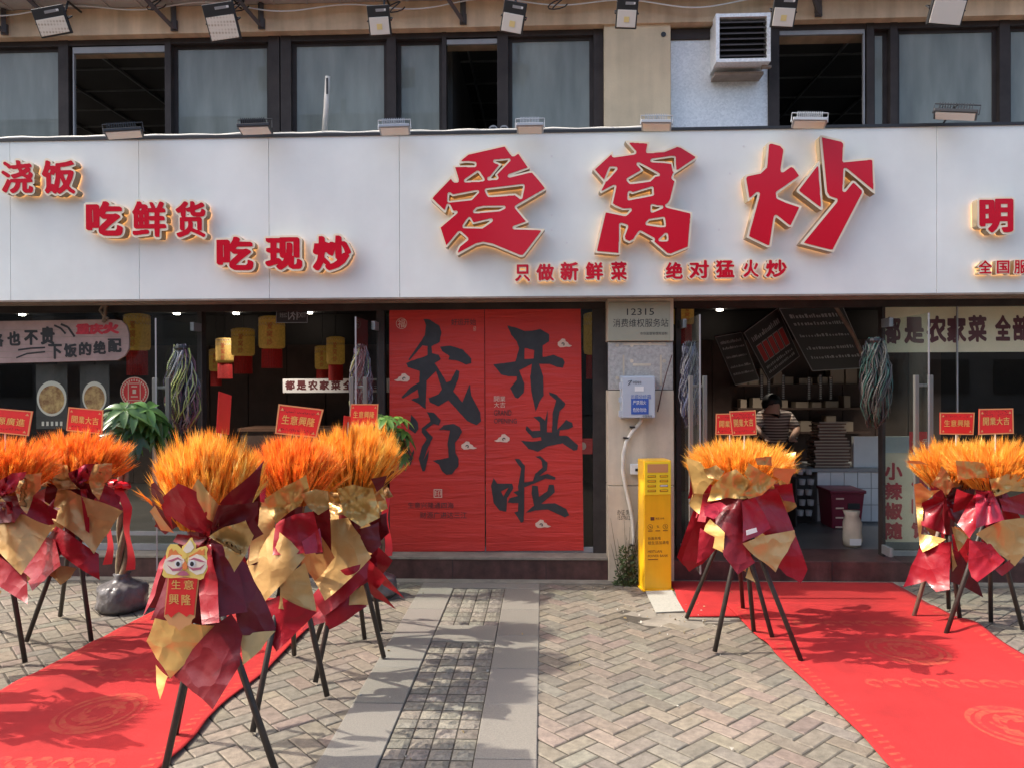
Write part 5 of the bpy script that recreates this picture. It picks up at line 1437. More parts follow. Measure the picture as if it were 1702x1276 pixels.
bundle(1454, 560, 712, 44, 6.62, 4, 'thick dull bundled curtain with a green tip at the right doorway right post', [(.14, .13, .11), (.20, .19, .16), (.05, .05, .05), (.10, .09, .08), (.07, .16, .12)])

# ------------------------------------------------------------------ inside the right doorway
YC = 8.6
t = empty('tiled_counter', (W(1400, 900, YC).x, YC, .18), 'white tiled serving counter inside the right doorway', 'counter')
x0, x1 = W(1358, 800, YC).x, W(1560, 800, YC).x; zt = W(1400, 783, YC).z
MB().box(x0, YC, .183, x1, YC + .7, zt).build('core', M['grout'], t)
tl = MB(); n = 9; tw = (x1 - x0) / n
for i in range(n):
    for j in range(3):
        h = (zt - .19) / 3
        tl.box(x0 + i * tw + .004, YC - .008, .19 + j * h + .004, x0 + (i + 1) * tw - .004, YC - .0005, .19 + (j + 1) * h - .004)
tl.build('tiles', M['tile'], t)
MB().box(x0 - .55, YC - .03, zt + .001, x1, YC + .72, zt + .035).build('worktop', M['greyframe'], t)
xs = W(1425, 740, YC).x; zs = W(1430, 726, YC).z
MB().box(xs, YC + .1, zt + .036, x1, YC + .16, zs).build('upstand', M['white'], t)
ORDS = ['lowest'] + [w_ + ' from the bottom' for w_ in 'second third fourth fifth sixth seventh'.split()] + ['in the exact middle'] + [w_ + ' from the top' for w_ in 'seventh sixth fifth fourth third second'.split()] + ['topmost']
def stack(px, pyb, pyt, wpx, Y, lab, n):
    p0, p1 = W(px, pyb, Y), W(px, pyt, Y); dz = (p1.z - p0.z) / n; w = wpx * Y / FPX
    for k in range(n):
        tr = empty('serving_tray', (p0.x + .012 * math.sin(k * 2.3), Y, p0.z + k * dz), 'pale rimmed brown tray, %s in the counter stack' % ORDS[k], 'tray', 'stacked brown serving trays on the counter')
        c = ORG[tr.name]; wk = w * (1.0 if k < n * .6 else .78) 
        MB().box(c.x - wk / 2, Y - .02, c.z, c.x + wk / 2, Y + .26, c.z + dz * .55).build('tray_body', M['tray'], tr)
        MB().box(c.x - wk / 2 - .004, Y - .03, c.z + dz * .56, c.x + wk / 2 + .004, Y - .021, c.z + dz * .92).build('rim', M['trayedge'], tr)
stack(1382, 778, 700, 55, YC + .05, 'brown tray with a pale rim in the tall stack on the tiled counter', 15)
r = rect(1377, 818, 1432, 905, YC - .35)
t = empty('waste_bin', ((r[0] + r[2]) / 2, YC - .3, .184), 'maroon waste bin with faint print in front of the tiled counter', 'bin')
m = MB(); m.add([(r[0] + .02, YC - .4, .184), (r[2] - .03, YC - .4, .184), (r[2] - .03, YC - .06, .184), (r[0] + .02, YC - .06, .184), (r[0], YC - .43, r[3]), (r[2], YC - .43, r[3]), (r[2], YC - .03, r[3]), (r[0], YC - .03, r[3])], [(3, 2, 1, 0), (0, 1, 5, 4), (1, 2, 6, 5), (2, 3, 7, 6), (3, 0, 4, 7)])
m.build('bin_body', M['bin'], t, bevel=.01)
MB().box(r[0] - .015, YC - .445, r[3] + .001, r[2] + .015, YC - .02, r[3] + .035).build('rim', M['bin'], t, bevel=.008)
MB().box(r[2] - .17, YC - .428, r[3] - .16, r[2] - .05, YC - .4185, r[3] - .10).build('slot', M['black'], t)
m = MB()
for k in range(4): m.box(r[0] + .05, YC - .431 + k * .005, r[3] - .06 - k * .10, r[0] + .13, YC - .424 + k * .005, r[3] - .045 - k * .10)
m.build('faint_print', M['pinkgold'], t)
p = W(1416, 920, 7.35)
t = empty('plastic_sack', (p.x, 7.35, .184), 'crumpled pale sack slumped in front of the maroon bin', 'sack')
m = MB(); rr = random.Random(4)
m.lathe((p.x, 7.35, .186), [(.07, 0), (.085, .06), (.08, .14), (.085, .22), (.06, .28), (.075, .33)], 14)
for i in range(len(m.v)):
    v = m.v[i]; m.v[i] = v + Vector((.018 * noise.noise(v * 16), .02 * noise.noise(v * 14 + Vector((3, 1, 1))), 0))
m.build('sack_body', M['stone'], t, smooth=True)
MB().box(p.x - .055, 7.256, .21, p.x + .05, 7.262, .27).build('label', M['white'], t)
t = empty('shelf_unit', (W(1338, 880, 8.3).x, 8.3, .184), 'dark shelf with pale cups beneath the end of the counter', 'shelf')
r = rect(1320, 795, 1358, 925, 8.3)
MB().box(r[0], 8.5, .184, r[2], 8.52, r[3]).box(r[0], 8.25, .184, r[0] + .015, 8.5, r[3]).build('carcass', M['menu'], t)
for k in range(5):
    z = .3 + k * .11; m = MB()
    for j in range(2): m.lathe((r[0] + .07 + j * .09 + .02 * (k % 2), 8.32, z), [(.03, 0), (.038, .06)], 10)
    m.build('cups', M['greyframe'], t)
# menu boards hung aslant from the ceiling
def board(label, quad, Y0, Y1, n):
    P = [W(quad[0][0], quad[0][1], Y0), W(quad[1][0], quad[1][1], Y0 + .2), W(quad[2][0], quad[2][1], Y1 + .2), W(quad[3][0], quad[3][1], Y1)]
    P[2] = P[1] + P[3] - P[0]
    t = empty('menu_board', P[3], label, 'menu board', 'menu boards over the right doorway counter')
    m = MB(); N_ = (P[1] - P[0]).cross(P[3] - P[0]).normalized()
    if N_.y > 0: N_ = -N_
    m.add(P + [p - N_ * .02 for p in P], [(0, 1, 2, 3), (7, 6, 5, 4), (0, 4, 5, 1), (1, 5, 6, 2), (2, 6, 7, 3), (3, 7, 4, 0)]); m.build('panel', M['menu'], t)
    def at(u, v, d=.003): return (P[0] * (1 - u) + P[1] * u) * (1 - v) + (P[3] * (1 - u) + P[2] * u) * v + N_ * d
    e = MB()
    for (u0, v0, u1, v1) in ((0, 0, 1, .012), (0, .985, 1, 1), (0, .013, .012, .984), (.988, .013, 1, .984)):
        e.add([at(u0, v0), at(u1, v0), at(u1, v1), at(u0, v1)], [(0, 1, 2, 3)])
    e.build('edge', M['greyframe'], t)
    tabs, tx = MB(), MB(); rr = random.Random(n)
    if n == 1:
        for k in range(5):
            u = .12 + k * .165
            tabs.add([at(u, .34), at(u + .12, .34), at(u + .12, .66), at(u, .66)], [(0, 1, 2, 3)])
            for (a, b, c, d) in ((-.012, .32, .0, .68), (.12, .32, .132, .68), (0, .32, .12, .338), (0, .662, .12, .68)): tx.add([at(u + a, b, .004), at(u + c, b, .004), at(u + c, d, .004), at(u + a, d, .004)], [(0, 1, 2, 3)])
        tabs.build('menu_tab', M['menured'], t)
    rows = ((.14, .24), (.74, .80), (.84, .90)) if n == 1 else ((.1, .16), (.22, .27), (.4, .45), (.6, .65), (.75, .80))
    for (v0, v1) in rows:
        u = .1
        while u < .88:
            w = rr.uniform(.015, .04); h = rr.uniform(.5, 1)
            tx.add([at(u, v0 + (v1 - v0) * (1 - h)), at(u + w, v0 + (v1 - v0) * (1 - h)), at(u + w, v1), at(u, v1)], [(0, 1, 2, 3)]); u += w + rr.uniform(.01, .03)
    tx.build('print', M['greyframe'], t)
board('slanted menu board with five red tabs over the right doorway', [(1236, 553), (1292, 512), (1346, 618), (1278, 632)], 8.3, 9.0, 1)
board('dark slanted menu board right of the one with red tabs', [(1294, 512), (1400, 508), (1434, 606), (1350, 617)], 8.3, 9.0, 2)
board('dark slanted menu board left of the one with red tabs', [(1188, 560), (1232, 552), (1274, 632), (1222, 640)], 8.4, 9.1, 3)
for k, px in enumerate((1266, 1278, 1302, 1345, 1364, 1381)):
    p = W(px, 622 + (k % 2) * 4, 9.3); q = W(px, 664, 9.3); m = MB()
    o = empty('menu_strip', q, ['leftmost', 'second', 'third', 'fourth', 'fifth', 'rightmost'][k] + ' of the narrow hanging menu strips below the slanted boards', 'menu strip', 'hanging menu strips')
    MB().box(p.x - .02, 9.3, q.z, p.x + .02, 9.304, p.z).build('strip', M['menu'], o)
    rr = random.Random(k); z = p.z - .01
    while z > q.z + .02:
        m.box(p.x - .012, 9.2975, z - .014, p.x + .012, 9.2995, z); z -= .022
    m.build('print', M['greyframe'], o)
pw = [W(1386, 505, 8.0), W(1420, 560, 8.0), W(1436, 597, 8.0)]
o = MB().tube(pw, .02, 6).build('ceiling_strut', M['trim'], None); tag(o, 'brown strut slanting down behind the top of the right doorway', 'strut')

# ------------------------------------------------------------------ the person working inside
def person():
    Y = 9.2; hd = W(1285, 678, Y)
    t = empty('person', (hd.x, Y + .1, .184), 'person in a brown striped top, back turned, bending over the work counter inside', 'person')
    hx = hd.x
    J = {'pel': (hx + .06, Y + .18, 1.02), 'sp': (hx + .05, Y + .12, 1.18), 'ch': (hx + .02, Y - .04, 1.30), 'nk': (hx - .03, Y - .14, 1.36), 'hd': (hx - .06, Y - .20, 1.42), 'ht': (hx - .08, Y - .24, 1.51),
         'ls': (hx - .14, Y - .02, 1.31), 'le': (hx - .24, Y - .10, 1.18), 'lw': (hx - .17, Y - .30, 1.08), 'rs': (hx + .17, Y - .02, 1.30), 're': (hx + .25, Y - .10, 1.16), 'rw': (hx + .12, Y - .30, 1.08),
         'lh': (hx - .03, Y + .18, .96), 'lk': (hx - .03, Y + .16, .60), 'la': (hx - .03, Y + .20, .26), 'lf': (hx - .03, Y + .08, .21), 'rh': (hx + .15, Y + .18, .96), 'rk': (hx + .15, Y + .16, .60), 'ra': (hx + .15, Y + .20, .26), 'rf': (hx + .15, Y + .08, .21)}
    Rd = {'pel': .15, 'sp': .14, 'ch': .155, 'nk': .055, 'hd': .095, 'ht': .08, 'ls': .07, 'le': .05, 'lw': .03, 'rs': .07, 're': .05, 'rw': .03, 'lh': .09, 'lk': .06, 'la': .04, 'lf': .04, 'rh': .09, 'rk': .06, 'ra': .04, 'rf': .04}
    E = [('pel', 'sp'), ('sp', 'ch'), ('ch', 'nk'), ('nk', 'hd'), ('hd', 'ht'), ('ch', 'ls'), ('ls', 'le'), ('le', 'lw'), ('ch', 'rs'), ('rs', 're'), ('re', 'rw'), ('pel', 'lh'), ('lh', 'lk'), ('lk', 'la'), ('la', 'lf'), ('pel', 'rh'), ('rh', 'rk'), ('rk', 'ra'), ('ra', 'rf')]
    for s in 'lr':
        w = Vector(J[s + 'w'])
        for k in range(5):
            nm = s + 'g%d' % k; sgn = 1 if s == 'l' else -1
            J[nm] = tuple(w + Vector(((k - 1.5) * .018 if k < 4 else sgn * .035, -.06 if k < 4 else -.03, -.012)))
            J[nm + 't'] = tuple(Vector(J[nm]) + Vector((0, -.045 if k < 4 else -.03, -.02))); Rd[nm] = .010; Rd[nm + 't'] = .008; E += [(s + 'w', nm), (nm, nm + 't')]
    def skin(names, edges, grow, name, m, parent):
        names = list(names); me = bpy.data.meshes.new(name)
        me.from_pydata([Vector(J[n]) - ORG[parent.name] for n in names], [(names.index(a), names.index(b)) for a, b in edges], [])
        o = bpy.data.objects.new(name, me); COL.objects.link(o); o.parent = parent; ORG[o.name] = ORG[parent.name]
        sk = o.modifiers.new('skin', 'SKIN'); sd = o.modifiers.new('sub', 'SUBSURF'); sd.levels = sd.render_levels = 2
        for i, n in enumerate(names):
            r = Rd[n] * grow; me.skin_vertices[0].data[i].radius = (r, r)
        me.skin_vertices[0].data[0].use_root = True
        dg = bpy.context.evaluated_depsgraph_get(); dg.update()
        m2 = bpy.data.meshes.new_from_object(o.evaluated_get(dg)); o.modifiers.clear(); o.data = m2
        m2.polygons.foreach_set('use_smooth', [True] * len(m2.polygons)); m2.materials.clear(); m2.materials.append(m)
        return o
    skin(J.keys(), E, 1.0, 'body', M['skin'], t)
    top = ['sp', 'pel', 'ch', 'nk', 'ls', 'le', 'rs', 're']
    skin(top, [e for e in E if e[0] in top and e[1] in top], 1.22, 'striped_top', M['stripe'], t)
    low = ['pel', 'lh', 'lk', 'la', 'rh', 'rk', 'ra']
    skin(low, [e for e in E if e[0] in low and e[1] in low], 1.12, 'trousers', M['trouser'], t)
    m = MB(); c = Vector(J['hd']) + Vector((-.01, .02, .05))
    vs, fs = [], []; n, k = 14, 9
    for i in range(k):
        th = PI * (.02 + .62 * i / (k - 1))
        for j in range(n):
            a = 2 * PI * j / n
            p = Vector((math.sin(th) * math.cos(a) * .115, math.sin(th) * math.sin(a) * .125, math.cos(th) * .12))
            if p.y < -.07 and p.z < .03: p *= .8
            vs.append(c + p * (1 + .06 * noise.noise(p * 30)))
    for i in range(k - 1):
        for j in range(n): fs.append((i * n + j, i * n + (j + 1) % n, (i + 1) * n + (j + 1) % n, (i + 1) * n + j))
    fs.append(tuple(range(n))); m.add(vs, fs); m.build('hair', M['hair'], t, smooth=True)
person()

# ------------------------------------------------------------------ flower stands
def fan(t, cx, yb, wb, yt, wt, Ys, n, col, seed, dome=.35):
    r = random.Random(seed)
    c0 = W(cx, yb, Ys); c1 = W(cx, yt, Ys); k = Ys / FPX
    rb, rt = wb * k / 2, wt * k / 2; h = c1.z - c0.z
    m = MB(); st = MB()
    for i in range(n):
        a = r.uniform(0, 2 * PI); q = math.sqrt(r.random())
        b = Vector((c0.x + rb * q * math.cos(a), Ys + rb * q * math.sin(a) * .85, c0.z - .10))
        e = Vector((c1.x + rt * q * math.cos(a), Ys + rt * q * math.sin(a) * .8, c1.z - .07 - h * dome * q ** 2.4 - h * .42 * r.random() ** 1.3))
        e += Vector((r.gauss(0, .024), r.gauss(0, .024), r.gauss(0, .012)))
        e.z = max(e.z, c0.z + .03)
        d = (e - b).normalized(); L = r.uniform(.085, .115)
        s = e - d * L
        c = hsvj(r.choice(col), r, .14)
        if r.random() < .08: c = (c[0], min(1, c[1] * 1.35), c[2] * 2.5)
        u = d.orthogonal().normalized(); w = d.cross(u)
        rad = r.uniform(.006, .0085)
        vs = []; prof = (.25, .9, 1.0, .85, 1.0, .75, .25)
        for j, f in enumerate(prof):
            p = s + d * L * j / (len(prof) - 1)
            for q2 in range(5):
                an = 2 * PI * q2 / 5 + j * .6
                vs.append(p + (u * math.cos(an) + w * math.sin(an)) * rad * f)
        m.add(vs, [(j * 5 + q2, j * 5 + (q2 + 1) % 5, j * 5 + 5 + (q2 + 1) % 5, j * 5 + 5 + q2) for j in range(len(prof) - 1) for q2 in range(5)], c)
        for j in range(22):
            p = s + d * L * r.uniform(.15, 1.0); an = r.uniform(0, 2 * PI)
            o = (u * math.cos(an) + w * math.sin(an))
            tip = p + d * r.uniform(.045, .085) + o * r.uniform(.008, .026)
            sd = d.cross(o) * .0016
            m.add([p + sd, p - sd, tip], [(0, 1, 2)], tuple(min(1, x * 1.12) for x in c))
        sd = u * .0022; sw = w * .0022
        st.add([b + sd, b - sd, s - sd, s + sd], [(0, 1, 2, 3)], tuple(x * .8 for x in c))
        st.add([b + sw, b - sw, s - sw, s + sw], [(0, 1, 2, 3)], tuple(x * .8 for x in c))
    m.keep = st.keep = True
    m.build('wheat_ears', M['wheat'], t); st.build('wheat_stalks', M['wheat'], t)
PAPER = {'g': 'goldpaper', 't': 'tanpaper', 'r': 'redpaper', 'w': 'winepaper', 'p': 'pinkpaper'}
def sheets(t, lst, tf, cxp, ytie, Ys, seed, back=True):
    k = Ys / FPX; r = random.Random(seed)
    ax = W(cxp, ytie, Ys); zt = ax.z
    for li, (kind, poly) in enumerate(lst):
        P = [tf(*p) for p in poly]
        xs = [p[0] for p in P]; ys = [p[1] for p in P]
        size = max(max(xs) - min(xs), max(ys) - min(ys)); stp = max(3.0, size / 20)
        pts = []
        n = len(P)
        for i in range(n):                                   # gently bowed, slightly rounded outline
            a, b = Vector(P[i]), Vector(P[(i + 1) % n]); d = b - a; L = d.length
            nn = Vector((-d.y, d.x)) / max(L, 1e-6); bow = r.uniform(-.035, .05) * L; m_ = max(2, int(L / stp))
            for j in range(m_):
                f = j / m_; pts.append(a + d * f + nn * (bow * math.sin(PI * f)))
        nb = len(pts); edges = [(i, (i + 1) % nb) for i in range(nb)]
        y = min(ys) + stp * .5
        while y < max(ys):
            x = min(xs) + stp * .5
            while x < max(xs):
                ins = False
                for i in range(nb):
                    a, b = pts[i - 1], pts[i]
                    if (a.y > y) != (b.y > y) and x < (b.x - a.x) * (y - a.y) / (b.y - a.y) + a.x: ins = not ins
                if ins and min((q.x - x) ** 2 + (q.y - y) ** 2 for q in pts[:nb]) > (stp * .45) ** 2: pts.append(Vector((x + r.uniform(-.2, .2) * stp, y + r.uniform(-.2, .2) * stp)))
                x += stp
            y += stp
        V, E_, F, *_x = delaunay_2d_cdt(pts, edges, [], 1, 1e-4)
        xc, yc = sum(xs) / n, sum(ys) / n
        t1, t2 = r.uniform(-.30, .30), r.uniform(-.22, .22); ph = r.uniform(0, 6); so = Vector((r.uniform(0, 50), r.uniform(0, 50), 0))
        nf = r.choice((3, 4, 5)); fa = r.uniform(.010, .026); curl = r.uniform(-.3, .6)
        crumple = kind.isupper()
        vs = []
        for p in V:
            u = (p.x - cxp) * k; z = W(p.x, p.y, Ys).z; dz = z - zt
            Rz = .085 + (dz * .55 if dz > 0 else -dz * .22)
            Rz = min(Rz, .26)
            off = Rz * math.exp(-(u / (Rz * 1.7 + .05)) ** 2) 
            q = Vector((u, dz, 0)); dist = q.length
            th = math.atan2(u, -dz + 1e-4)
            off += fa * min(1, dist / .2) * math.sin(nf * th * 1.5 + ph)
            off += t1 * (p.x - xc) * k + t2 * (p.y - yc) * k
            off += .020 * noise.noise(q * 5 + so) + .006 * (1 - 2 * abs(noise.noise(q * 9 + so)))
            tri = lambda q_: 2 * abs((q_ / PI) % 2 - 1) - 1
            off += .020 * tri(th * (nf + 4) + ph) * math.exp(-dist / .16) + .010 * tri(th * (2 * nf + 3) + ph * 2) * min(1, dist / .06) * math.exp(-dist / .3)
            off += curl * ((p.x - xc) ** 2 + (p.y - yc) ** 2) * k * k * 2.2
            if crumple: off += .030 * (1 - 2.2 * abs(noise.noise(q * 10 + so))) + .014 * (1 - 2 * abs(noise.noise(q * 22 + so))) + .03
            off += .011 * li
            wv = W(p.x, p.y, Ys - off)
            vs.append(wv)
        fs = []
        for f in F:
            a, b, c = [vs[i] for i in f[:3]]
            fs.append(tuple(f) if (b - a).cross(c - a).y < 0 else tuple(reversed(f)))
        mb = MB().add(vs, fs); mb.keep = True
        o = mb.build('wrapping_paper', M[PAPER[kind.lower()]], t, smooth=True)
        if back and li % 2 == 0:
            o2 = o.copy(); COL.objects.link(o2); o2.rotation_euler = (0, 0, PI)
def card(t, q, Y0, Y1, text, hand, style='gold', stick=True, back=False):
    # q: pixel corners tl tr br bl ; Y0 left depth, Y1 right depth
    P = [W(*q[0], Y0), W(*q[1], Y1), W(*q[2], Y1), W(*q[3], Y0)]
    N_ = (P[1] - P[0]).cross(P[3] - P[0]).normalized()
    if N_.y > 0: N_ = -N_
    m = MB().add(P + [p - N_ * .003 for p in P], [(0, 1, 2, 3), (7, 6, 5, 4), (0, 4, 5, 1), (1, 5, 6, 2), (2, 6, 7, 3), (3, 7, 4, 0)])
    o = m.build('greeting_card', M['redcard'], t)
    def at(u, v, d=.0015): return (P[3] * (1 - u) + P[2] * u) * (1 - v) + (P[0] * (1 - u) + P[1] * u) * v + N_ * d
    if not back:
        e = MB(); w = .035
        for (u0, v0, u1, v1) in ((0, 0, 1, w * 1.3), (0, 1 - w * 1.3, 1, 1), (0, w * 1.3, w, 1 - w * 1.3), (1 - w, w * 1.3, 1, 1 - w * 1.3)):
            e.add([at(u0, v0), at(u1, v0), at(u1, v1), at(u0, v1)], [(0, 1, 2, 3)])
        for (u0, v0, u1, v1) in ((.06, .80, .14, .90), (.86, .80, .94, .90), (.06, .10, .14, .20), (.86, .10, .94, .20)):
            e.add([at(u0, v0), at(u1, v0), at((u0 + u1) / 2, v1)], [(0, 1, 2)])
        e.build('gold_border', M['goldedge'], o)
        l = MB(); n = len(text)
        if n:
            for k, ch in enumerate(text):
                vs, ts = text_geo(ch); a, b = vs.min(0), vs.max(0); qn = (vs - a) / (b - a)
                u0 = .12 + .78 * k / n; u1 = u0 + .78 / n * .86
                l.add([at(u0 + x * (u1 - u0), .36 + y * .30, .0022) for x, y in qn], ts)
                l.add([at(u0 + x * (u1 - u0) + .008, .366 + y * .30, .0019) for x, y in qn], ts)
            l.build('gold_lettering', M['goldprint'], o)
        h = MB(); rr = random.Random(int(q[0][0] * 7))
        for v in hand:
            u = .12
            while u < .86:
                du = rr.uniform(.02, .045)
                for _ in range(3):
                    x, y = u + rr.uniform(0, du), v + rr.uniform(-.035, .035); dx, dy = rr.uniform(-.018, .03), rr.uniform(-.04, .04)
                    h.add([at(x, y, .003), at(x + dx, y + dy, .003), at(x + dx + .006, y + dy + .014, .003), at(x + .006, y + .014, .003)], [(0, 1, 2, 3)])
                u += du + .022
        if hand: h.build('handwriting', M['ink'], o)
    if stick:
        b = at(.5, 0, -.008 if not back else .006); tp = at(.5, .75, -.008 if not back else .006)
        MB().tube([tp, b, b + Vector((0, 0, -.20))], .004, 5).build('card_stick', M['offwhite'], o)
def tripod(t, feet, hub, m=M['leg'], light=-1, rr=.0155):
    for i, f in enumerate(feet):
        f = Vector((f.x, f.y, .004 + (0.012 if True else 0)))
        d = hub - f; top = hub + d.normalized() * .10
        MB().tube([f, f.lerp(hub, .5), top], [rr, rr * 1.0, rr * .95], 9).build('leg', M['leglight'] if i == light else m, t, smooth=True)
ORANGE = [(.93, .41, .045), (.95, .47, .06), (.90, .35, .03), (.96, .52, .09)]
DEEP = [(.90, .29, .030), (.88, .24, .024), (.94, .36, .045), (.85, .21, .022)]
def stand(label, Ys, cxp, ytie, feetpx, wheat_, col, lst, tf, seed, cards, light=-1):
    c = W(cxp, ytie, Ys)
    t = empty('flower_stand', (c.x, Ys, 0), label, 'flower stand', 'congratulatory wheat flower stands')
    feet = [G(*p) for p in feetpx]
    tripod(t, feet, Vector((c.x, Ys, min(c.z - .05, .88))), light=light)
    MB().tube([(c.x, Ys, .62), (c.x, Ys, c.z - .02), (c.x, Ys, c.z + .12)], [.05, .075, .11], 10).build('stem_bundle', M['winepaper'], t)
    fan(t, *wheat_, Ys, 700, col, seed)
    sheets(t, lst, tf, cxp, ytie, Ys, seed)
    for cd in cards: card(t, *cd)
    return t
def Z(ox, oy, s): return lambda x, y: (ox + x / s, oy + y / s)
z1 = Z(0, 650, 2.038); z2 = Z(220, 640, 2.0068); z3 = Z(1100, 660, 2.773); z4 = Z(1450, 660, 3.04)
S3 = [('w', [(62,330),(75,322),(135,400),(150,470),(110,497),(80,470)]), ('w', [(440,248),(425,330),(395,405),(320,410),(290,395),(330,350)]),
      ('t', [(58,420),(75,400),(140,492),(95,482)]), ('g', [(78,930),(118,970),(108,1000),(92,1047),(80,1000)]),
      ('w', [(405,440),(438,495),(400,517),(370,470)]), ('r', [(130,530),(112,590),(75,700),(35,770),(62,690),(90,590)]),
      ('w', [(330,555),(385,600),(430,690),(480,812),(420,832),(358,832),(335,700)]), ('t', [(356,834),(478,818),(430,880),(368,932)]),
      ('w', [(285,790),(330,760),(368,830),(360,930),(268,1080),(200,1020),(138,968),(200,880)]), ('g', [(75,775),(180,790),(286,800),(200,900),(125,977),(80,910),(47,852)]),
      ('w', [(120,595),(240,600),(232,720),(228,795),(140,790),(60,782),(100,680)]), ('w', [(262,525),(330,540),(365,650),(385,755),(292,772),(285,650)]),
      ('r', [(215,520),(262,530),(285,650),(290,790),(232,797),(220,650)]),
      ('r', [(100,372),(130,345),(152,326),(215,355),(250,420),(285,480),(255,505),(190,480),(120,430)]), ('t', [(196,352),(218,310),(245,345),(290,400),(288,470),(250,445)]),
      ('w', [(288,398),(350,395),(420,385),(418,430),(400,452),(320,475),(256,503)]), ('r', [(96,402),(125,370),(135,480),(110,440)]), ('T', [(255,503),(310,470),(378,450),(405,500),(380,560),(340,622),(310,570),(300,530)]), ('w', [(150,495),(200,500),(262,508),(255,530),(190,535),(135,520)])]
S2 = [('r', [(88,360),(130,338),(175,320),(165,375),(95,383)]), ('r', [(290,330),(345,310),(385,330),(418,398),(370,412),(320,400)]),
      ('t', [(205,590),(260,598),(240,630),(205,655),(165,620)]), ('r', [(130,490),(185,500),(205,590),(150,640),(110,675),(90,630),(65,592),(95,530)]),
      ('r', [(150,510),(190,455),(260,500),(335,550),(338,638),(230,570)]), ('g', [(135,430),(185,462),(150,490),(110,508)]),
      ('w', [(160,310),(230,305),(305,312),(345,335),(300,390),(190,400),(150,370)]), ('p', [(165,385),(205,330),(225,380),(200,440),(135,432)]),
      ('t', [(195,330),(240,335),(330,370),(417,405),(370,475),(318,550),(250,480),(172,430)]), ('r', [(272,330),(292,330),(303,480),(290,470)]),
      ('G', [(108,240),(170,243),(228,250),(242,300),(175,312),(112,308)]), ('P', [(230,275),(290,245),(335,240),(310,295),(270,312),(240,308)]), ('T', [(318,247),(380,243),(378,290),(355,312),(335,368),(312,340),(300,300)]), ('T', [(175,300),(240,300),(270,330),(200,335)])]
S4 = [('w', [(400,400),(440,380),(480,500),(440,600),(385,600)]), ('r', [(440,720),(490,700),(615,755),(550,820),(480,887),(455,850)]), ('t', [(490,650),(575,590),(597,670),(614,752),(550,750),(487,744)]),
      ('t', [(386,400),(430,380),(472,380),(478,480),(470,570),(385,602)]), ('t', [(378,592),(425,520),(470,470),(530,520),(577,570),(510,650),(440,722),(400,650)]),
      ('r', [(480,455),(540,430),(605,420),(622,490),(635,555),(550,562),(468,566)]), ('p', [(565,520),(625,475),(633,556),(576,562)]),
      ('p', [(405,385),(445,330),(440,390)]), ('G', [(440,380),(500,340),(580,298),(592,350),(560,400),(480,462),(455,420)]), ('T', [(560,360),(610,345),(652,352),(656,410),(620,432),(590,410)])]
S5 = [('r', [(560,820),(640,730),(782,610),(786,655),(700,720),(640,790)]), ('r', [(645,740),(720,700),(784,735),(720,780),(645,819)]), ('t', [(725,690),(770,665),(787,732),(722,732)]),
      ('w', [(745,480),(822,455),(832,530),(800,560),(760,540)]), ('r', [(600,700),(680,620),(790,590),(784,640),(640,770)]),
      ('t', [(578,572),(600,510),(622,450),(720,440),(760,500),(797,572),(720,650),(642,717),(600,640)]),
      ('w', [(795,310),(850,300),(838,335),(815,355)]), ('G', [(680,345),(740,330),(802,342),(826,440),(765,472),(705,432)]), ('T', [(600,420),(640,350),(700,360),(720,430),(650,440)])]
S6 = [('g', [(128,498),(150,445),(230,440),(178,540)]), ('t', [(385,830),(400,770),(432,852)]), ('r', [(520,410),(600,395),(614,485),(560,475)]), ('r', [(190,445),(240,440),(200,575),(163,570)]),
      ('r', [(440,460),(530,415),(590,560),(672,790),(640,857),(575,820),(500,740),(470,600)]), ('w', [(245,480),(310,460),(372,470),(375,640),(430,760),(350,815),(285,730),(250,600)]),
      ('r', [(178,600),(240,640),(292,660),(230,715),(160,765),(168,690)]), ('g', [(174,650),(200,590),(222,560),(290,622),(284,715),(230,690)]), ('p', [(195,500),(270,480),(300,500),(240,560),(198,545)]),
      ('t', [(372,672),(450,640),(612,610),(616,640),(580,710),(525,805),(440,740)]), ('p', [(368,480),(432,458),(470,530),(502,602),(440,640),(372,664)]),
      ('t', [(510,322),(625,330),(600,360),(580,400),(515,362)]), ('g', [(113,277),(180,298),(240,380),(190,445),(148,442),(130,350)]), ('T', [(190,330),(250,310),(290,340),(260,380),(215,370)]),
      ('G', [(210,480),(230,410),(290,350),(340,330),(430,410),(425,450),(380,467),(300,460)]), ('G', [(400,303),(460,340),(532,385),(460,450),(400,467),(375,440),(420,400),(380,350)]), ('T', [(430,280),(505,272),(508,315),(440,310)])]
S8 = [('w', [(390,760),(440,780),(520,900),(560,1010),(470,960),(395,930)]), ('t', [(400,725),(428,850),(405,880)]), ('r', [(238,750),(320,735),(402,725),(390,970),(322,982),(270,925),(210,945),(153,960),(195,850)]),
      ('r', [(250,530),(320,500),(362,505),(352,590),(372,690),(310,670),(248,645)]), ('g', [(210,437),(246,430),(290,470),(346,464),(300,500),(255,540),(245,690),(372,715),(310,755),(255,782),(240,745),(225,600)]),
      ('w', [(360,470),(440,445),(525,437),(500,540),(432,640),(385,600)]), ('g', [(400,650),(440,670),(482,700),(460,745),(434,777)]), ('T', [(295,440),(350,345),(380,380),(412,440),(372,505),(355,470)]), ('g', [(175,318),(240,320),(315,350),(250,335),(180,330)])]
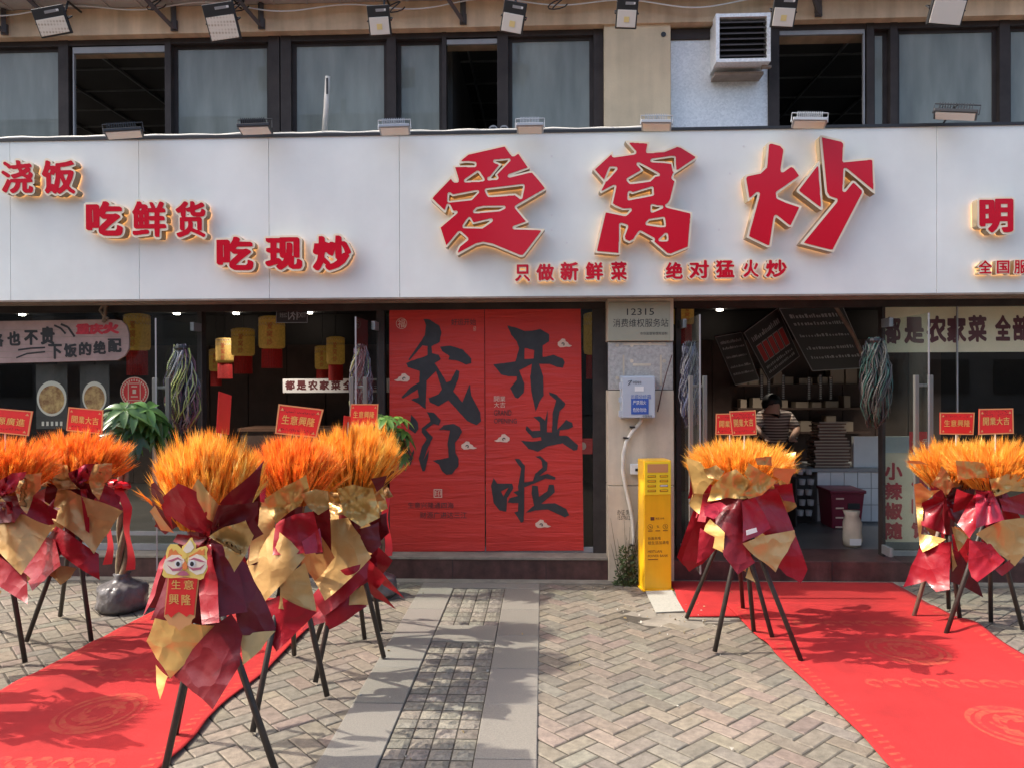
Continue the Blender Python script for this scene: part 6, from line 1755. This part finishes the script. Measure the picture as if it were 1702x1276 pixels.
S9 = [('r', [(620,870),(700,815),(718,850),(655,902)]), ('r', [(490,720),(600,740),(670,820),(600,880),(530,932),(500,905),(484,860)]), ('r', [(640,510),(766,480),(785,600),(660,572)]),
      ('t', [(523,690),(590,650),(655,620),(790,605),(785,780),(720,852),(670,810),(600,760)]), ('r', [(428,640),(480,540),(527,478),(530,600),(522,665),(490,712)]),
      ('p', [(524,480),(600,468),(640,540),(668,620),(590,640),(524,662)]), ('G', [(590,412),(680,385),(790,388),(790,475),(700,470),(620,500)]), ('G', [(420,317),(500,322),(562,332),(598,405),(520,405),(430,418)])]
def dY(px, py): return G(px, py).y
stand('nearest tall flower stand with wine paper and a lion face tag hanging in front', 3.47, 345, 893, [(268, 1312), (466, 1310), (291, 1226)], (345, 840, 90, 704, 172), ORANGE, S3, z2, 31,
      [([(363, 650), (384, 657), (380, 722), (359, 718)], 3.42, 3.60, '', (), 'gold', True, True)])
stand('flower stand with deep orange wheat between the red carpet and the left edge stand', dY(110, 1058), 122, 806, [(44, 1069), (152, 1069), (100, 1026)], (127, 792, 60, 706, 172), DEEP, S2, z1, 32,
      [([(114, 676), (172, 681), (170, 721), (110, 715)], 5.25, 5.25, '開業大吉', (.22,))])
aff = lambda cx, cy, k, tf: (lambda x, y: (cx + (tf(x, y)[0] - 125) * k, cy + (tf(x, y)[1] - 806) * k))
stand('flower stand cut off by the left edge, its red card reading a wish for wealth', 4.62, 2, 826, [(42, 1104), (-78, 1106), (-10, 1046)], (4, 800, 70, 714, 170), DEEP, S2, aff(0, 826, 1.13, z1), 33,
      [([(-28, 676), (55, 683), (48, 724), (-34, 716)], 4.6, 4.6, '財源廣進', (.2,))])
stand('flower stand wholly left of the frame that throws the nearest shadow on the left carpet', 3.86, -205, 850, [(-250, 1240), (-120, 1215), (-200, 1170)], (-205, 810, 80, 720, 200), DEEP, S2, aff(-205, 850, 1.35, z1), 34, [])
stand('middle flower stand of the left row, tilted card with black handwriting, deep orange wheat', dY(490, 1150), 483, 842, [(544, 1161), (489, 1091), (420, 1221)], (488, 808, 70, 712, 145), DEEP, S4, z2, 35,
      [([(463, 671), (538, 680), (526, 727), (457, 720)], 4.5, 4.5, '生意興隆', (.80, .18))])
affb = lambda x, y: (600 + (z2(x, y)[0] - 582) * .90, 818 + (z2(x, y)[1] - 830) * .90)
stand('rearmost flower stand of the left row, its bright gold printed card facing out', dY(592, 1050), 600, 818, [(524, 1072), (633, 1052), (585, 1022)], (602, 792, 60, 692, 118), ORANGE, S5, affb, 41,
      [([(583, 671), (629, 671), (627, 708), (580, 706)], 5.35, 5.35, '生意興隆', (.18,))])
stand('flower stand of the left row with a narrow red card seen edge on', dY(585, 1098), 582, 830, [(638, 1096), (524, 1138), (606, 1064)], (583, 800, 70, 698, 146), ORANGE, S5, z2, 36,
      [([(572, 690), (583, 692), (580, 732), (570, 730)], 4.70, 4.85, '', (), 'gold', True, True)])
aff7 = lambda x, y: (1222 + (z3(x, y)[0] - 1232) * .90, 822 + (z3(x, y)[1] - 824) * .90)
stand('rear flower stand of the right doorway pair, its card half covered by the front one', dY(1220, 1036), 1222, 822, [(1141, 1030), (1284, 1064), (1235, 1015)], (1220, 786, 60, 722, 140), ORANGE, S6, aff7, 37,
      [([(1190, 687), (1238, 686), (1238, 722), (1189, 722)], 5.55, 5.55, '開業大吉', (.80, .18))])
stand('front flower stand of the right doorway pair, with a white label on its rose paper', dY(1258, 1080), 1235, 824, [(1188, 1086), (1332, 1102), (1253, 1053)], (1230, 788, 70, 722, 160), ORANGE, S6, z3, 38,
      [([(1212, 683), (1256, 681), (1258, 722), (1217, 724)], 5.05, 5.05, '開業大吉', (.84, .72, .16))])
stand('flower stand right of the right carpet, its printed card lower and smaller', dY(1572, 1026), 1572, 830, [(1519, 1027), (1577, 1014), (1596, 1036)], (1583, 792, 60, 722, 118), ORANGE, S8, z4, 39,
      [([(1562, 685), (1620, 685), (1618, 722), (1562, 721)], 5.65, 5.65, '生意興隆', (.82,))], light=0)
stand('flower stand cut by the right edge, with the higher faint printed card', dY(1640, 1048), 1645, 822, [(1572, 1057), (1700, 1049), (1647, 1036)], (1652, 788, 66, 720, 138), ORANGE, S9, z4, 40,
      [([(1627, 679), (1684, 678), (1685, 720), (1626, 722)], 5.4, 5.4, '開業大吉', (.88, .76))])
# white label on the rose paper, lion tag on the nearest stand
sd = {o['label'][:14]: o for o in COL.objects if o.name.startswith('flower_stand')}
front6 = next(o for o in COL.objects if o.get('label', '').startswith('front flower stand of the right'))
P = [W(x, y, front6.location.y - .30) for x, y in ((1240, 881), (1257, 876), (1259, 883), (1241, 889))]
MB().add(P + [p + Vector((0, .002, 0)) for p in P], [(0, 1, 2, 3), (7, 6, 5, 4), (0, 4, 5, 1), (1, 5, 6, 2), (2, 6, 7, 3), (3, 7, 4, 0)]).build('white_label', M['white'], front6)
def lion_tag():
    zt = Z(250, 880, 7.09); Y = 3.47 - .335
    c = W(*zt(400, 600), Y)
    t = empty('lion_tag', (c.x, Y, W(*zt(340, 1180), Y).z), 'printed lion face with a red tag reading good business wishes, hung on the nearest stand', 'tag')
    def pr(pts, y, m, name, par, th=.0015):
        A = [W(*zt(*p), Y) for p in pts]; vs, fs = fill_loops([[(p.x, p.z) for p in A]]); o = MB()
        o.add([(v.x, Y - y, v.y) for v in vs], fs)
        n = len(A); o.add([(p.x, Y - y, p.z) for p in A] + [(p.x, Y - y + th, p.z) for p in A], [(i, n + i, n + (i + 1) % n, (i + 1) % n) for i in range(n)])
        return o.build(name, m, par)
    pr([(205,560),(575,570),(545,820),(525,1030),(490,1060),(480,1110),(420,1130),(345,1185),(280,1130),(220,1115),(190,1060),(160,1020),(180,800)], 0, M['goldedge'], 'tag_back', t)
    tg = pr([(225,560),(560,572),(532,820),(515,1000),(470,985),(430,1020),(390,990),(340,960),(290,990),(250,1030),(210,985),(175,1000),(200,800)], .004, M['redcard'], 'red_tag', t)
    l = MB()
    def tx(ch, a, b, c_, d):
        p, q = W(*zt(a, d), Y), W(*zt(c_, b), Y); text_fit(l, ch, p.x, p.z, q.x, q.z, Y - .0062)
        text_fit(l, ch, p.x + .0015, p.z, q.x + .0015, q.z, Y - .0058)
    tx('生', 255, 585, 360, 690); tx('意', 400, 585, 515, 695); tx('興', 225, 750, 340, 870); tx('隆', 375, 755, 480, 880)
    l.build('lettering', M['goldprint'], tg)
    M['lioncream'] = mat('lion_cream', (.80, .70, .55), .5); M['lionor'] = mat('lion_orange', (.72, .22, .06), .5); M['lionyel'] = mat('lion_yellow', (.80, .58, .14), .5); M['lionpink'] = mat('lion_mauve', (.45, .12, .18), .5)
    f = pr([(150,520),(165,470),(160,410),(200,330),(195,270),(215,200),(250,160),(330,165),(380,215),(390,180),(430,160),(480,90),(505,82),(520,130),(550,165),(545,220),(590,200),(670,180),(690,215),(675,260),(685,330),(670,380),(690,420),(680,470),(650,520),(640,560),(600,580),(540,560),(400,545),(260,560),(180,550)], .010, M['lionyel'], 'lion_face', t)
    pr([(220,320),(240,230),(265,210),(285,250),(310,225),(345,270),(410,300),(420,340),(300,285)], .0125, M['lionor'], 'brow', f); pr([(470,300),(560,250),(600,220),(620,240),(650,210),(655,290),(560,275),(480,330)], .0125, M['lionor'], 'brow', f)
    pr([(400,230),(420,190),(460,140),(485,110),(510,150),(530,200),(490,250),(440,265)], .0125, M['lioncream'], 'crest', f)
    pr([(165,430),(190,340),(270,285),(360,285),(415,330),(420,400),(380,470),(300,520),(210,500)], .0130, M['lioncream'], 'eye_patch', f); pr([(450,400),(470,320),(560,275),(630,300),(680,350),(680,430),(640,500),(560,520),(480,470)], .0130, M['lioncream'], 'eye_patch', f)
    pr([(210,355),(260,340),(340,310),(400,350),(340,335),(270,365)], .0145, M['lionpink'], 'eye_line', f); pr([(470,345),(530,315),(600,335),(670,370),(600,365),(530,340)], .0145, M['lionpink'], 'eye_line', f)
    pr([(215,400),(280,445),(360,440),(420,400),(370,470),(280,475)], .0145, M['lionpink'], 'eye_line', f); pr([(450,410),(520,440),(600,430),(660,390),(610,455),(520,470)], .0145, M['lionpink'], 'eye_line', f)
    for (x, y) in ((347, 388), (510, 388)):
        pr([(x + 40 * math.cos(a), y + 42 * math.sin(a)) for a in np.linspace(0, 2 * PI, 17)[:-1]], .016, M['white'], 'eye', f)
        pr([(x + 22 * math.cos(a), y + 28 * math.sin(a)) for a in np.linspace(0, 2 * PI, 13)[:-1]], .0175, M['ink'], 'pupil', f)
    pr([(x_, y_) for x_, y_ in ((395,400),(430,350),(455,400),(450,445),(425,460),(400,445))], .016, M['lionor'], 'nose', f)
    pr([(330,520),(370,480),(405,465),(440,480),(480,520),(405,530)], .0150, M['lionpink'], 'muzzle', f)
    pr([(420 + 30 * math.cos(a), 300 + 30 * math.sin(a)) for a in np.linspace(0, 2 * PI, 13)[:-1]], .0165, M['lionyel'], 'forehead_gem', f)
lion_tag()

# ------------------------------------------------------------------ money trees
def money_tree(label, cx, ybot, ybag, ybow, crown_px, Y, seed, bagw, pal, nclu, lsz):
    r = random.Random(seed); base = W(cx, ybot, Y)
    t = empty('money_tree', (base.x, Y, 0.006), label, 'potted tree', 'money trees flanking the left doorway')
    zb = W(cx, ybag, Y).z; zc = W(cx, crown_px[1] + (crown_px[3] - crown_px[1]) * .6, Y).z
    for k in range(3):
        pts = []
        for i in range(26):
            v = i / 25; a = 2 * PI * k / 3 + v * 9; rr = .030 - .008 * v
            if v > .85: rr += (v - .85) * .35
            pts.append((base.x + rr * math.cos(a) + .015 * math.sin(v * 3), Y + rr * math.sin(a), zb - .06 + (zc - zb + .06) * v))
        MB().tube(pts, [.026 - .010 * i / 25 for i in range(26)], 7).build('braided_stem', M['bark'], t, smooth=True)
    w = bagw * Y / FPX / 2; m = MB()
    m.lathe((base.x, Y, .010), [(w * .90, 0), (w * .98, .02), (w, zb * .12), (w * 1.01, zb * .24), (w * 1.0, zb * .35), (w, zb * .48), (w * .99, zb * .62), (w * .98, zb * .75), (w * .93, zb * .92), (w * .78, zb * .99), (w * .45, zb + .015), (w * .28, zb + .05), (w * .36, zb + .075)], 56)
    for i in range(len(m.v)):
        v = m.v[i]; s = 1 + .13 * noise.noise(v * 9) + .08 * (1 - 2 * abs(noise.noise(v * 20)))
        m.v[i] = Vector((base.x + (v.x - base.x) * s, Y + (v.y - Y) * s, max(.010, v.z + (.012 * noise.noise(v * 18) if v.z > .05 else 0))))
    m.build('bagged_pot', M['bag'], t, smooth=True)
    # bow and streamers
    zw = W(cx, ybow, Y).z; m = MB()
    for k in range(11):
        a = 2 * PI * k / 11 + r.uniform(-.2, .2); rad = r.uniform(.055, .085); ti = r.uniform(-.4, .6)
        d = Vector((math.cos(a), math.sin(a), ti * .6)).normalized(); s = d.cross(Vector((0, 0, 1))).normalized() * .022
        o = Vector((base.x, Y - .03, zw)); ring = []
        for i in range(9):
            th = 2 * PI * i / 8; p = o + d * rad * (1 - math.cos(th)) / 2 * 1.25 + d.cross(s).normalized() * .028 * math.sin(th)
            ring += [p + s, p - s]
        m.add(ring, [(2 * i, 2 * i + 1, 2 * i + 3, 2 * i + 2) for i in range(8)])
    m.lathe((base.x, Y - .04, zw - .02), [(.012, 0), (.03, .02), (.012, .04)], 10)
    m.keep = True; m.build('bow', M['bow'], t, smooth=True)
    for s, (dx, ln) in enumerate(((.075, .62), (-.06, .58))):
        m = MB(); vs = []
        for i in range(14):
            v = i / 13; x = base.x + dx * (min(1, v * 4) + .25 * v) + .012 * math.sin(v * 9 + s); z = zw - .02 - ln * v
            vs += [(x - .028, Y - .06 - .02 * math.sin(v * 7), max(z, zb * .6)), (x + .028, Y - .055 + .015 * math.cos(v * 6), max(z, zb * .6))]
        m.add(vs, [(2 * i, 2 * i + 1, 2 * i + 3, 2 * i + 2) for i in range(13)]); m.keep = True
        m.build('streamer', M['ribbon'], t, smooth=True)
    # crown of palmate leaf clusters
    a, b = W(crown_px[0], crown_px[1], Y), W(crown_px[2], crown_px[3], Y)
    cc = (a + b) / 2; hw, hh = (b.x - a.x) / 2, (a.z - b.z) / 2
    lf, pt = MB(), MB()
    for k in range(nclu):
        an = r.uniform(0, 2 * PI); el = r.uniform(-.7, 1.3); q = r.uniform(.25, .8)
        c = cc + Vector((hw * q * math.cos(an) * math.cos(el * .6), hw * q * math.sin(an) * math.cos(el * .6), hh * q * math.sin(el) * 1.1))
        st = Vector((base.x, Y, zc)); pt.tube([st, st.lerp(c, .5) + Vector((0, 0, .03)), c], [.007, .005, .004], 5, (.10, .16, .05))
        up = ((c - st).normalized() + Vector((0, -.25, .5))).normalized(); u = up.orthogonal().normalized(); w_ = up.cross(u)
        n = r.choice((5, 6, 6, 7)); off = r.uniform(0, 6); col = hsvj(r.choice(pal), r, .2)
        for j in range(n):
            th = off + 2 * PI * j / n; d = (u * math.cos(th) + w_ * math.sin(th)) ; L = lsz * r.uniform(.75, 1.15); sd = up.cross(d).normalized()
            vs = []; N_ = 7
            for i in range(N_ + 1):
                v = i / N_; wd = L * .20 * math.sin(PI * v ** .85) ** .8 + .001
                p = c + d * L * v + up * (.05 * L * math.sin(v * 2.2)) - Vector((0, 0, .38 * L * v * v))
                vs += [p - sd * wd + up * wd * .35, p, p + sd * wd + up * wd * .35]
            fs = []
            for i in range(N_): fs += [(3 * i, 3 * i + 1, 3 * i + 4, 3 * i + 3), (3 * i + 1, 3 * i + 2, 3 * i + 5, 3 * i + 4)]
            lf.add(vs, fs, hsvj(col, r, .12))
    lf.keep = True
    lf.build('crown', M['leaf'], t, smooth=True); pt.build('leaf_stalks', M['leaf'], t)
PALG = [(.035, .09, .02), (.05, .12, .03), (.028, .07, .018), (.08, .17, .04)]
PALY = [(.10, .22, .04), (.16, .30, .05), (.07, .15, .035), (.22, .36, .07)]
money_tree('money tree with broad dark leaves and red bow, bagged in grey beside a carpet', 203, 1018, 970, 805, (165, 668, 292, 752), G(203, 1012).y, 51, 76, PALG, 36, .165)
money_tree('bright green small leafed money tree behind the stand nearest the banners', 628, 1000, 958, 790, (608, 672, 690, 800), G(628, 990).y, 52, 62, PALY, 44, .105)
